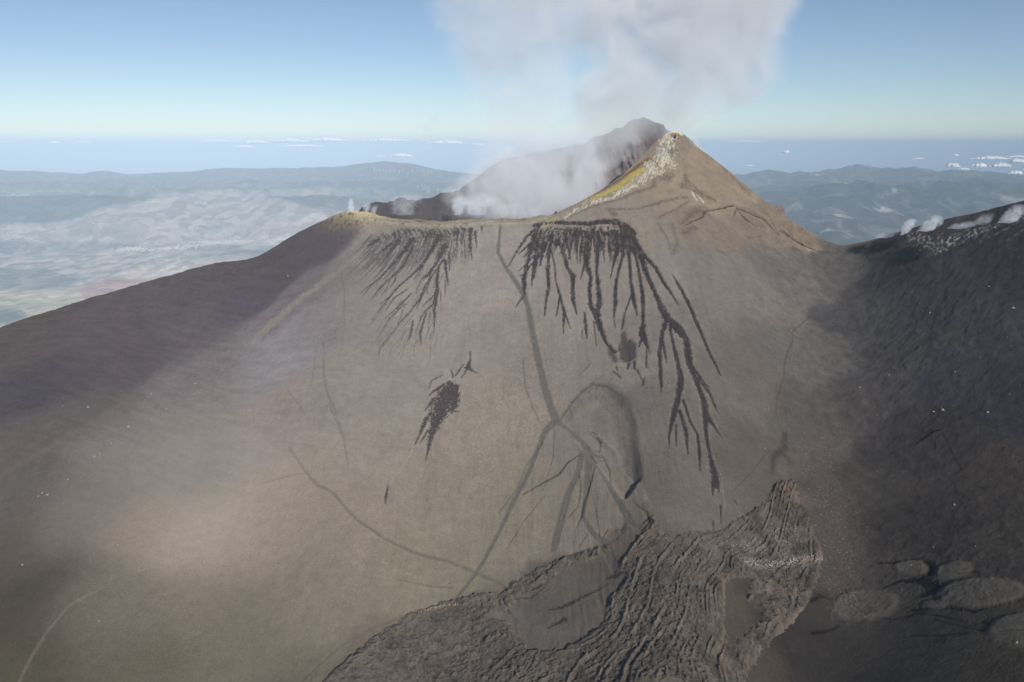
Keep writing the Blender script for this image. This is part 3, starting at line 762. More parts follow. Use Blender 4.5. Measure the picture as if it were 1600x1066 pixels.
# ------------------------------------------------------------------ ground material
def ground_material(name, rough_attr=False, bump=0.6, fine=3.5):
    m = NT(name)
    at_ = m.n("ShaderNodeAttribute", attribute_name="albedo").outputs["Color"]
    tc = m.n("ShaderNodeTexCoord").outputs["Object"]
    n1 = m.noise(tc, 0.6, 5, 0.7)
    n2 = m.noise(tc, 0.09, 5, 0.6)
    v = m.ramp(n1, [(0.25, 0.70), (0.75, 1.30)])
    w = m.ramp(n2, [(0.3, 0.90), (0.7, 1.10)])
    c = m.mix(1.0, at_, v, 'MULTIPLY')
    c = m.mix(1.0, c, w, 'MULTIPLY')
    # scattered pale stones
    vo = m.n("ShaderNodeTexVoronoi"); vo.inputs["Scale"].default_value = 0.28
    m.l(tc, vo.inputs["Vector"])
    st = m.ramp(vo.outputs["Distance"], [(0.10, 1.0), (0.2, 0.0)])
    sel = m.ramp(vo.outputs["Color"], [(0.80, 0.0), (0.86, 1.0)])
    stone = m.math('MULTIPLY', m.math('MULTIPLY', st, sel), 0.30)
    c = m.mix(stone, c, (0.30, 0.28, 0.26))
    b = m.n("ShaderNodeBsdfDiffuse", i_Roughness=1.0)
    m.l(c, b.inputs["Color"])
    bp = m.n("ShaderNodeBump", i_Strength=bump, i_Distance=1.2)
    h = m.math('ADD', m.noise(tc, 0.35, 6, 0.65), m.math('MULTIPLY', m.noise(tc, 0.05, 4), 2.0))
    m.l(h, bp.inputs["Height"]); m.l(bp.outputs[0], b.inputs["Normal"])
    m.l(b.outputs[0], m.out.inputs[0])
    return m.mat
GROUND = ground_material("ash_ground")
LAVAM = ground_material("lava_rock", bump=1.0)

# the tracks are split off from the same sheet of ground
trk_face = (TRK[:-1, :-1] + TRK[1:, 1:] + TRK[1:, :-1] + TRK[:-1, 1:]) > 2.0
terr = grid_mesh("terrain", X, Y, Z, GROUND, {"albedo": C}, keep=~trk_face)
tag(terr, kind="structure")
pth = grid_mesh("path", X, Y, Z, GROUND, {"albedo": C}, keep=trk_face)
tag(pth, kind="structure")

# ------------------------------------------------------------------ lava field, its own finer mesh lying on the slope
LP = [(470,1110),(540,1030),(585,993),(640,957),(690,938),(740,928),(775,926),(782,950),(770,965),(795,972),(815,1000),(825,1018),(880,1015),(930,985),(944,970),
      (946,940),(962,925),(976,905),(962,885),(985,852),(1008,825),(1020,800),(1040,835),(1060,838),(1120,830),(1150,808),(1190,786),(1212,755),(1240,748),(1262,770),
      (1276,800),(1290,830),(1287,870),(1280,910),(1262,945),(1240,975),(1200,1012),(1175,1045),(1150,1110)]
POND = [(1135,915),(1150,908),(1172,905),(1163,940),(1185,955),(1192,970),(1160,990),(1142,1012),(1133,980)]
lx = np.arange(-235, 345, 0.62); ly = np.arange(565, 985, 0.62)
LX, LY = np.meshgrid(lx, ly)
hp = hit([p[0] for p in LP], [p[1] for p in LP])[:, :2]
ho = hit([p[0] for p in POND], [p[1] for p in POND])[:, :2]
na, nb = fbm(LX / 9, LY / 9, 4, 201), fbm(LX / 9, LY / 9, 4, 205)
wxl, wyl = LX + 3.5 * na + 1.2 * fbm(LX / 4, LY / 4, 2, 207), LY + 3.5 * nb + 1.2 * fbm(LX / 4, LY / 4, 2, 208)
def sdist(poly, XX, YY):
    ins = inside([tuple(p) for p in poly], XX, YY)
    dd = np.full(XX.shape, 1e3)
    for k in range(len(poly)):
        d, _ = seg_dist(XX, YY, poly[k], poly[(k + 1) % len(poly)])
        dd = np.minimum(dd, d)
    return np.where(ins, dd, -dd)
SD = np.minimum(sdist(hp, wxl, wyl), -sdist(ho, wxl, wyl))
L2 = [(776,930),(800,908),(850,880),(905,862),(950,850),(962,862),(930,874),(890,886),(868,902),(830,922),(806,940),(800,962),(776,958)]
h2_ = hit([p[0] for p in L2], [p[1] for p in L2])[:, :2]
SD2 = sdist(h2_, wxl + 2 * na, wyl + 2 * nb)
SD = np.maximum(SD, np.where(fbm(LX / 11, LY / 9, 3, 261) > -.18, SD2 * .8, -3))
FL = [(0, [(740,927),(640,957),(540,1030),(470,1110)]), (1, [(790,970),(700,1010),(600,1075)]), (2, [(815,1000),(780,1040),(720,1090)]),
      (3, [(940,980),(880,1016),(800,1066)]), (4, [(985,880),(960,960),(900,1020),(850,1090)]), (5, [(1040,850),(1010,900),(980,990),(920,1066)]),
      (6, [(1120,840),(1070,870),(1040,940),(990,1020),(960,1090)]), (7, [(1160,820),(1100,880),(1070,950),(1030,1020),(1010,1090)]),
      (8, [(1200,810),(1140,860),(1105,910),(1092,980),(1080,1090)]), (9, [(1215,830),(1150,880),(1125,930),(1128,1000),(1125,1100)]),
      (10, [(1235,830),(1210,900),(1160,980),(1145,1060)]), (11, [(1262,820),(1262,880),(1235,950),(1190,1010)]), (12, [(1290,830),(1285,880),(1255,950),(1200,1020)])]
fp, fv = [], []
for val, pts in FL:
    h = hit([p[0] for p in pts], [p[1] for p in pts])
    for q in h: fp.append(q[:2]); fv.append(val)
psi_fit = tps_fit(fp, np.array(fv, float), lam=3e-4)
PSI = tps_eval(psi_fit, LX, LY)
base = sample(Z, LX, LY)
gy_ = np.hypot(LX - at(1235, 780, 900)[0], LY - 900)
wp = PSI + .22 * fbm(LX / 22, LY / 22, 3, 211)
rid = ridged(wp * 1.4, gy_ / 230, 3, 215, .55)
fine = ridged(wp * 4.6 + .5 * na, gy_ / 75, 4, 221, .55)
blk = fbm(LX / 4.2, LY / 4.2, 4, 225, .62)
blk2 = np.abs(fbm(LX / 8, LY / 8, 3, 229))
edge = smooth(-1, 8, SD)
levee = np.exp(-((SD - 4.5) / 3.2) ** 2)
lobeL = smooth(3.2, 1.5, PSI)
rub = fbm(LX / 1.7, LY / 1.7, 3, 237, .6)
blk3 = ridged(LX / 13 + .6 * na, LY / 13, 4, 243, .6)
c1, v1 = cells(LX / 4.6 + .5 * na, LY / 4.0 + .5 * nb, 5); c2, v2 = cells(LX / 2.3, LY / 2.1, 6); c3, v3 = cells(LX / 9.0 + na, LY / 8.0 + nb, 7)
rubz = smooth(-.35, .12, fbm(LX / 34 + 3, LY / 50, 3, 253) + .5 * fbm(wp * 1.6, gy_ / 160, 2, 255))      # rubble here, smoother crust there
lev = np.zeros(LX.shape)
for q_, s_, hh_ in ((.25, .05, 1.2), (1.1, .05, 1.2), (2.1, .05, 1.5), (2.95, .07, 2.4), (3.7, .05, 1.6), (4.45, .06, 2.2), (5.3, .05, 1.8), (6.1, .06, 2.6), (6.55, .04, 1.6), (7.15, .05, 2.2),
                    (7.7, .04, 1.6), (8.15, .05, 2.4), (8.7, .05, 2.6), (9.35, .05, 2.2), (10.2, .06, 1.8), (11.2, .08, 2.0)):
    pq = PSI + .12 * fbm(LX / 40, LY / 40, 3, 257) + .05 * na - q_
    brk = smooth(-.35, .1, fbm(LX / 24 + q_, LY / 40, 3, 259))
    lev += brk * hh_ * (np.exp(-(pq / s_) ** 2) - .6 * np.exp(-((pq - 2.2 * s_) / (1.2 * s_)) ** 2))
blocks = (1.5 * (v1 - .3) * (1 - c1) + .9 * (v2 - .3) * (1 - c2) + 1.6 * (v3 - .4) * (1 - c3))
h = edge * (1.6 + 1.0 * lev + (.25 + .75 * rubz) * (1.9 * blocks + .7 * rub) + .5 * fine * (1 - .4 * rubz)) + .0 * edge * (1.8 + 1.3 * rid * (1 - .5 * lobeL) + 1.0 * fine + .9 * blk + 1.0 * rub - 1.2 * blk2 + .7 * blk3) + .8 * levee * edge
# the channel with its smooth bed, and the reddish vent hummock at the head
ch = np.exp(-((PSI - 9.05 - .1 * nb) / .16) ** 2) * smooth(0, -30, LY - at(1130, 900, 760)[1] - 20)
h = h * (1 - .6 * ch)
vent = hit(1232, 772)[0]
dv = np.hypot((LX - vent[0]) / 12, (LY - vent[1]) / 14)
h = h + 4.5 * np.exp(-dv ** 2)
LZ = base - 1.2 + (1.2 + h) * smooth(-1.2, 2.0, SD)
Lc = np.ones(LX.shape + (3,)) * alb((100, 94, 88))
Lc *= (1 + .22 * fbm(LX / 40, LY / 40, 3, 241) + .20 * blk + .16 * rub + .34 * (v1 - .5) + .34 * (v2 - .5) + .25 * (v3 - .5) + .10 * np.clip(lev, -1.5, 2) + .22 * fbm(wp * 3, gy_ / 70, 4, 239))[..., None]
def lput(M, c, op=1.0):
    global Lc
    w = np.clip(M * op, 0, 1)[..., None]
    Lc = Lc * (1 - w) + alb(c) * w
lput(smooth(.1, .5, fbm(LX / 30, LY / 30, 3, 245)), (118, 108, 99), .5)
lput(smooth(2.5, 8, PSI) * smooth(.0, .4, fbm(LX / 18, LY / 26, 3, 247)), (72, 68, 64), .6)
lput(np.exp(-dv ** 2 * .9) * smooth(-.4, .1, blk), (138, 114, 98), .7)
lput(smooth(8.6, 10, PSI) * (1 - smooth(10.8, 11.6, PSI)) * smooth(.25, .45, fbm(LX / 14, LY / 14, 3, 249)), (62, 60, 60), .4)
def lfield(pts, width):
    h_ = hit([p[0] for p in pts], [p[1] for p in pts]); M = np.zeros(LX.shape)
    for k in range(len(h_) - 1):
        d, _ = seg_dist(LX, LY, h_[k], h_[k + 1]); M = np.maximum(M, np.exp(-(d / width) ** 2))
    return M
tri = fbm(LX / 1.3, LY / 1.3, 2, 251)
lput(lfield([(1165,882),(1200,888),(1240,880),(1285,872)], 6.5) * smooth(.12, .3, tri), (214, 206, 198), .9)
lput(lfield([(1150,860),(1180,855),(1240,845)], 8) * smooth(.30, .42, tri), (190, 182, 172), .8)
lput(lfield([(1200,830),(1240,826)], 6) * smooth(.34, .45, tri), (190, 182, 172), .8)
lput(lfield([(1255,885),(1290,868),(1290,840)], 6) * smooth(.0, .3, tri), (160, 136, 124), .6)
lput(lfield([(985,870),(1010,840),(1030,830)], 12) * smooth(-.1, .2, tri), (140, 122, 110), .55)
lput(lfield([(1130,910),(1133,980),(1125,1020),(1135,1066)], 1.3), (140, 122, 100), .5)
lput(lfield([(1275,930),(1255,955),(1210,1005)], 3) * smooth(-.3, .1, tri), (142, 128, 116), .6)
lput(lfield([(655,958),(690,950),(715,948)], 2.2) * smooth(.0, .3, tri), (196, 176, 156), .9)
lput(smooth(.45, .6, tri) * smooth(-.2, .3, blk), (168, 158, 148), .5)
Lc = np.clip(Lc, .01, .7)
keep = (SD[:-1, :-1] > -1.2) | (SD[1:, 1:] > -1.2)
lava = grid_mesh("lava_flow", LX, LY, LZ, LAVAM, {"albedo": Lc}, keep=keep)
tag(lava, "rugged brown-grey solidified lava flow with ropy ridges filling the foot of the volcano", "lava flow")

# ------------------------------------------------------------------ the older crater peak behind, in the smoke
PK = [(520,372,1722),(548,345,1725),(566,324,1730),(580,317,1745),(622,312,1760),(660,311,1780),(700,301,1800),(718,297,1820),(735,285,1860),(762,263,1900),(785,250,1930),(810,243,1960),(840,238,1990),(870,232,2020),
      (905,225,2020),(930,214,2010),(955,205,2000),(975,196,1990),(990,187,1985),(1003,183,1980),(1018,188,1980),(1034,195,1980),(1060,215,1990),(1120,260,2020),(1180,320,2060)]
pk = np.array(PK, float); pw = at(pk[:, 0], pk[:, 1], pk[:, 2])
gx = np.arange(pw[0, 0] - 60, pw[-1, 0] + 60, 2.2); gt = np.concatenate([np.arange(-330, 0, 2.2), np.geomspace(1, 900, 60)])
GX, GT = np.meshgrid(gx, gt)
ry = np.interp(GX, pw[:, 0], pw[:, 1]) ; rz = np.interp(GX, pw[:, 0], pw[:, 2]) + 5.5 * fbm(GX / 22, GX * 0 + .3, 5, 303, .6)
GY = ry + GT
steep = 0.55 + .25 * smooth(-30, 120, GX)
gul = ridged(GX / 42 + GT / 300, GT / 260, 4, 305)
s_in = np.clip(-GT, 0, None)
GZ = rz - np.where(GT < 0, steep * s_in, .5 * GT)
GZ += np.clip(s_in / 40, 0, 1) * ((12 + 8 * smooth(60, 160, GX)) * gul + 5 * fbm(GX / 12, GT / 16, 4, 309))
GZ = np.maximum(GZ, -250)
pc = np.ones(GX.shape + (3,)) * alb((116, 111, 112))
pc *= (1 + .5 * fbm(GX / 16, GT / 50, 5, 311, .6) + .25 * gul)[..., None]
redd = smooth(.0, .4, fbm(GX / 40, (GZ + 200) / 16, 3, 313))[..., None]
pc = pc * (1 - .4 * redd) + alb((150, 124, 112)) * .4 * redd
dkl = (1 - smooth(-150, -70, GX))[..., None]
pc = pc * (1 - .82 * dkl) + alb((76, 75, 80)) * .82 * dkl
peak = grid_mesh("crater_peak", GX, GY, GZ, GROUND, {"albedo": np.clip(pc, .01, .7)})
tag(peak, "older grey and reddish crater peak behind the smoking crater, half veiled by smoke", "mountain peak")

# ------------------------------------------------------------------ country far below, to the hills and the sea
fr = np.geomspace(5200, 92000, 560); fs = make_axis([(-1.5, -0.66, 80), (-0.66, 0.66, 1060), (0.66, 1.5, 80)])
FS, FR = np.meshgrid(fs, fr)
FX, FY = FS * FR, FR
k = FR / 1000.0
lowland = -2520 + 6 * (k - 11) * 0
FZ = np.full(FX.shape, -2640.0)
uu = FS * math.cos(PITCH) * F_PX * .985 + 800               # about the photo's column, only to read the traced hill heights
rightside = smooth(.12, .24, FS)
amp = 16 + 260 * smooth(20, 32, k) * (1 - rightside) + rightside * (90 + 330 * smooth(9, 26, k))
wl = 3200
FZ += amp * (ridged((FX + 900 * fbm(FX / 6000, FY / 6000, 3, 401)) / wl, FY / (wl * 1.3), 6, 405, .5) + .1)
FZ += 500 * smooth(22, 38, k) * (1 - rightside) + 420 * smooth(16, 30, k) * rightside
FZ += 14 * fbm(FX / 300, FY / 300, 3, 409)
# foreground hill on the left: a broad pale rise
FZ += 330 * np.exp(-((FS + .33) / .15) ** 2 - ((k - 19.5) / 3.2) ** 2) * (1 + .25 * ridged(FX / 2600, FY / 3800, 4, 417))
# skyline ranges
def rng(s0, k0, ws, wk, hgt, seed):
    global FZ
    g = np.exp(-np.abs((FS - s0) / ws) ** 2.2 - ((k - k0) / wk) ** 2)
    FZ = FZ + hgt * g * (1 + .35 * ridged(FX / 2600, FY / 2600, 5, seed))
SKY = [(-.62, 41, .18, 4.5, 430), (-.46, 41, .12, 4, 280), (-.34, 44, .09, 4, 300), (-.24, 46, .08, 4, 380), (-.148, 50, .045, 4, 900), (-.11, 52, .03, 3, 420),
       (-.20, 43, .05, 4, 250), (.30, 36, .035, 3.0, 560), (.345, 34, .05, 3, 420), (.408, 38, .045, 3.2, 820), (.44, 38, .03, 2.5, 420), (.50, 38, .05, 3, 560),
       (.58, 38, .06, 3, 420), (.70, 36, .1, 3, 420), (.36, 25, .07, 2.5, 300), (.47, 24, .09, 2.6, 430), (.58, 26, .06, 2.6, 330), (.30, 17, .1, 2, 180), (.52, 16, .08, 2, 260)]
for i, (s0, k0, ws, wk, hg) in enumerate(SKY): rng(s0, k0, ws, wk, hg, 420 + i)
FZ = FZ - 900 * smooth(47, 66, k + 4 * fbm(FX / 20000, FY / 20000, 2, 415))
# bring each column's skyline to the height read off the photograph, by scaling the ranges up or down as a whole
TSK = [(-400, 270), (0, 266), (60, 268), (130, 271), (160, 267), (200, 272), (300, 268), (340, 262), (400, 263), (480, 262), (520, 261), (560, 256), (600, 252), (640, 255), (700, 268), (760, 274), (1000, 276),
       (1165, 272), (1200, 266), (1240, 270), (1280, 268), (1310, 263), (1345, 258), (1375, 262), (1400, 264), (1425, 261), (1440, 264), (1470, 267), (1500, 266), (1560, 270), (1600, 272), (2000, 270)]
ucol = 800 + F_PX * fs * 1.019
tv_ = np.interp(ucol, [q[0] for q in TSK], [q[1] for q in TSK])
tr_ = ray(800 + 0 * tv_, tv_)[1]
FLOOR = -2750.0
jit = fbm(fs * 60, fs * 0 + 3.3, 4, 481)
tr_ = tr_ + (.0010 + .0016 * (fs > .2)) * jit
k0_ = 40 + 3.5 * pn(fs * 9, fs * 0, 483) + np.where(fs > .2, -3, 0)
cap = (tr_[None] - .0035 - .002 * ridged(FX / 3000, FY / 3000, 3, 485)) * FR
over = FZ - cap
FZ = np.where(over > 0, cap + 0.12 * over * np.exp(-over / 400), FZ)
dk_ = np.abs(k - k0_[None])
spur = ridged((FX + 700 * pn(FX / 4000, FY / 4000, 487)) / 2600, FY / 4200, 5, 489)
rngz = tr_[None] * k0_[None] * 1000 - dk_ * (95 + 60 * smooth(0, 2, dk_)) + (130 + 150 * rightside) * smooth(0.2, 2.5, dk_) * spur - 40 * smooth(.2, 2.5, dk_)
for (kk, vb, av, sd_, fq) in ((24.5, 300, 9, 601, 9), (28.5, 288, 9, 607, 12), (33.5, 277, 8, 613, 16)):
    vj = vb + av * fbm(fs * fq, fs * 0 + sd_, 4, sd_) * (1 + .6 * (fs > .2)) + np.where(fs < .1, 6, -2)
    tj = ray(800 + 0 * vj, np.maximum(vj, tv_ + 6))[1]
    kj = kk + 2.2 * pn(fs * 7, fs * 0, sd_ + 3)
    dj = np.abs(k - kj[None])
    gz = tj[None] * kj[None] * 1000 - dj * (150 + 230 * (1 - rightside)) + 150 * smooth(.2, 2.2, dj) * ridged((FX + 500 * pn(FX / 3000, FY / 3000, sd_)) / 2200, FY / 3000, 5, sd_ + 5) - 60 * smooth(.2, 2.2, dj)
    FZ = np.maximum(FZ, gz)
FZ = np.where(k < 56, np.maximum(FZ, np.minimum(rngz, (tr_[None] + .0004) * FR)), FZ)
FZ = np.maximum(FZ, SEA_Z - 60)
# nearest edge dips under the volcano's flank
FZ -= 900 * smooth(9, 5.4, k)
FNX = fbm(FX / 2400, FY / 2400, 5, 431); FN2 = fbm(FX / 700, FY / 1000, 5, 441); FN3 = fbm(FX / 260, FY / 420, 4, 451)
tan, green, scrub, dark = np.array([.25, .215, .185]), np.array([.085, .09, .07]), np.array([.15, .13, .115]), np.array([.055, .055, .055])
fc = scrub * np.ones(FX.shape + (3,))
def fmix(M, c):
    global fc
    M = np.clip(M, 0, 1)[..., None]; fc = fc * (1 - M) + np.asarray(c) * M
fmix(smooth(-.05, .25, FNX + .5 * FN2), tan)
fmix(smooth(.05, .3, FN2 - .4 * FNX) * .8, green)
fmix(smooth(-.02, .16, fbm(FX / 7000, FY / 7000, 4, 461) - .03) * .85, dark)
fmix((1 - rightside) * smooth(27, 31, k + 3 * FNX) * (1 - smooth(38, 40, k)) * .6, dark)
fmix(smooth(.28, .42, FN3 + .3 * FN2) * .45, (.42, .38, .31))
hillf = np.exp(-((FS + .33) / .15) ** 2 - ((k - 19.5) / 3.2) ** 2)
fmix(hillf * .7, (.25, .22, .19))
fmix(np.exp(-((k - 10.6) / .7) ** 2) * (1 - smooth(-.58, -.42, FS)) * smooth(-.3, .2, FNX + .2) * .9, (.36, .30, .17))
fmix(smooth(12.6, 11.6, k) * smooth(-.56, -.50, FS) * (1 - smooth(-.42, -.38, FS)) * .9, (.26, .14, .10))
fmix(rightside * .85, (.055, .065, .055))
fmix(rightside * smooth(.12, .32, FN2 + .4 * FN3) * .5, (.34, .30, .25))
fmix(rightside * smooth(-.2, .3, fbm(FX / 3300, FY / 3300, 4, 471)) * .55, (.07, .085, .06))
fmix(rightside * smooth(.42, .50, fbm(FX / 1300, FY / 1600, 4, 475)) * .7, (.62, .56, .48))
for kk in (24.5, 28.5, 33.5, 39.5):
    fmix(np.exp(-((k - kk - .8) / 1.1) ** 2) * smooth(-.3, .1, fbm(FX / 3600, FY / 5000, 4, 640 + int(kk))) * .8, (.035, .042, .04))
plain_ = (1 - rightside) * (1 - smooth(25, 31, k + 3 * FNX))
fc1, fv1 = cells(FX / 420 + .5 * FN2, FY / 620 + .5 * FN3, 21); fc2_, fv2 = cells(FX / 190, FY / 330, 22)
tone_ = np.clip(.5 + .9 * (fv1 - .5) + .7 * (fv2 - .5) + .5 * FN3 + .35 * FNX, 0, 1)[..., None]
mosaic = np.array([.12, .11, .095]) * (1 - tone_) + np.array([.43, .355, .29]) * tone_
pm_ = (.85 * (1 - rightside) * (1 - .75 * smooth(20.5, 23.5, k + 1.2 * FNX)))[..., None]
fc = fc * (1 - pm_) + (mosaic * .72 + .28 * np.array([.25, .225, .20])) * pm_
fmix(hillf * .5, (.33, .28, .24))
fmix((1 - rightside) * smooth(20, 22.5, k + 1.5 * FNX + 6 * np.clip(FS + .30, 0, .3) * -4) * (1 - smooth(26, 27.5, k)) * .75, (.05, .055, .055))
fmix(np.exp(-((k - 10.2) / .9) ** 2) * (1 - smooth(-.60, -.45, FS)) * smooth(-.3, .2, FNX + .2) * .8, (.36, .30, .17))
fmix(smooth(12.9, 11.6, k) * smooth(-.57, -.50, FS) * (1 - smooth(-.40, -.34, FS)) * .8, (.27, .15, .11))
fmix((1 - rightside) * np.exp(-((k - 13.2 - 2 * FNX) / .7) ** 2) * smooth(-.2, .1, FN2) * .6, (.07, .085, .06))
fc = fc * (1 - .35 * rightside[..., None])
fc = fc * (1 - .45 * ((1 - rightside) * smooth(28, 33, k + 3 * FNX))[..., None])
FU = 800 + F_PX * FS * 1.0; FV = CY + F_PX * np.tan(-PITCH - np.arctan(FZ / FR))      # rows and columns of the traced field pattern
FV = FV + 5 * FN2; FU = FU + 16 * FNX
def blob(pts, c, op, soft_=3.0):
    poly = [(p[0], p[1]) for p in pts]
    d_ = sdist(poly, FU, FV)
    fmix(smooth(-soft_, soft_, d_) * op, c)
var_ = tone_[..., 0]
blob([(-300, 342), (60, 350), (110, 345), (180, 322), (260, 306), (330, 297), (400, 300), (470, 318), (530, 345), (530, 383), (300, 384), (60, 378), (-300, 372)], (.40, .335, .29), .62, 4)
blob([(250, 378), (300, 392), (330, 402), (470, 400), (470, 384), (380, 386)], (.09, .10, .10), .6)
blob([(-300, 425), (60, 420), (110, 436), (100, 450), (-300, 470)], (.07, .085, .07), .7)
blob([(-300, 462), (100, 452), (170, 446), (230, 452), (230, 560), (-300, 560)], (.38, .33, .20), .75)
blob([(110, 452), (140, 440), (220, 425), (240, 440), (180, 475), (120, 470)], (.30, .155, .12), .8)
blob([(170, 430), (260, 412), (330, 408), (300, 430), (220, 440)], (.46, .38, .31), .6)
blob([(-300, 486), (20, 484), (36, 494), (0, 506), (-300, 516)], (.07, .085, .06), .8)
fmix((1 - rightside) * smooth(.3, .45, FN3) * smooth(450, 470, FV) * .7, (.10, .12, .06))
FARM = NT("far_country")
a_ = FARM.n("ShaderNodeAttribute", attribute_name="albedo").outputs["Color"]
tc_ = FARM.n("ShaderNodeTexCoord").outputs["Object"]
vo_ = FARM.n("ShaderNodeTexVoronoi"); vo_.inputs["Scale"].default_value = 0.0035; FARM.l(tc_, vo_.inputs["Vector"])
bw = FARM.n("ShaderNodeRGBToBW"); FARM.l(vo_.outputs["Color"], bw.inputs[0])
fv_ = FARM.ramp(bw.outputs[0], [(.2, .72), (.8, 1.3)])
nz_ = FARM.ramp(FARM.noise(tc_, .006, 6, .65), [(.3, .75), (.7, 1.25)])
cc_ = FARM.mix(1.0, FARM.mix(1.0, a_, fv_, 'MULTIPLY'), nz_, 'MULTIPLY')
bd_ = FARM.n("ShaderNodeBsdfDiffuse", i_Roughness=.8); FARM.l(cc_, bd_.inputs["Color"]); FARM.l(bd_.outputs[0], FARM.out.inputs[0])
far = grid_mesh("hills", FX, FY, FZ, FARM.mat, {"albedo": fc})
tag(far, kind="structure")

# sea
SM = NT("sea_water")
sb = SM.n("ShaderNodeBsdfPrincipled", i_Roughness=.35)
sb.inputs["Base Color"].default_value = (.05, .12, .20, 1)
bpn = SM.n("ShaderNodeBump", i_Strength=.2, i_Distance=3.0); SM.l(SM.noise(SM.n("ShaderNodeTexCoord").outputs["Object"], .02, 4), bpn.inputs["Height"]); SM.l(bpn.outputs[0], sb.inputs["Normal"])
SM.l(sb.outputs[0], SM.out.inputs[0])
ang = np.linspace(0, 2 * np.pi, 180, endpoint=False); rad = np.array([1.0, 5e3, 2e4, 6e4, 1.5e5, 3.4e5])
co = np.concatenate([[[0, 0, SEA_Z]]] + [np.stack([r * np.cos(ang), r * np.sin(ang), 0 * ang + SEA_Z], -1) for r in rad])
loops, st, tt = [], [], []
for i in range(180):
    st.append(len(loops)); tt.append(3); loops += [0, 1 + i, 1 + (i + 1) % 180]
for q in range(len(rad) - 1):
    for i in range(180):
        st.append(len(loops)); tt.append(4)
        a0, b0 = 1 + q * 180 + i, 1 + q * 180 + (i + 1) % 180
        loops += [a0, a0 + 180, b0 + 180, b0]
sea_o = bpy.data.objects.new("sea", mesh_from("sea", co, loops, st, tt, SM.mat))
col.objects.link(sea_o); tag(sea_o, kind="structure")

# ------------------------------------------------------------------ smoke: real volumes in closed hulls
def curve_node(m, src, pts, lo, hi):
    """Float Curve of src (0..1) through pts [(t, value)], mapped to lo..hi"""
    fc_ = m.n("ShaderNodeFloatCurve")
    cu = fc_.mapping.curves[0]
    fc_.mapping.extend = 'HORIZONTAL'
    pts = [(t, (v - lo) / (hi - lo)) for t, v in pts]
    cu.points[0].location = pts[0]; cu.points[1].location = pts[-1]
    for p in pts[1:-1]: cu.points.new(*p)
    fc_.mapping.update()
    m.l(src, fc_.inputs["Value"])
    return m.math('ADD', m.math('MULTIPLY', fc_.outputs[0], hi - lo), lo)

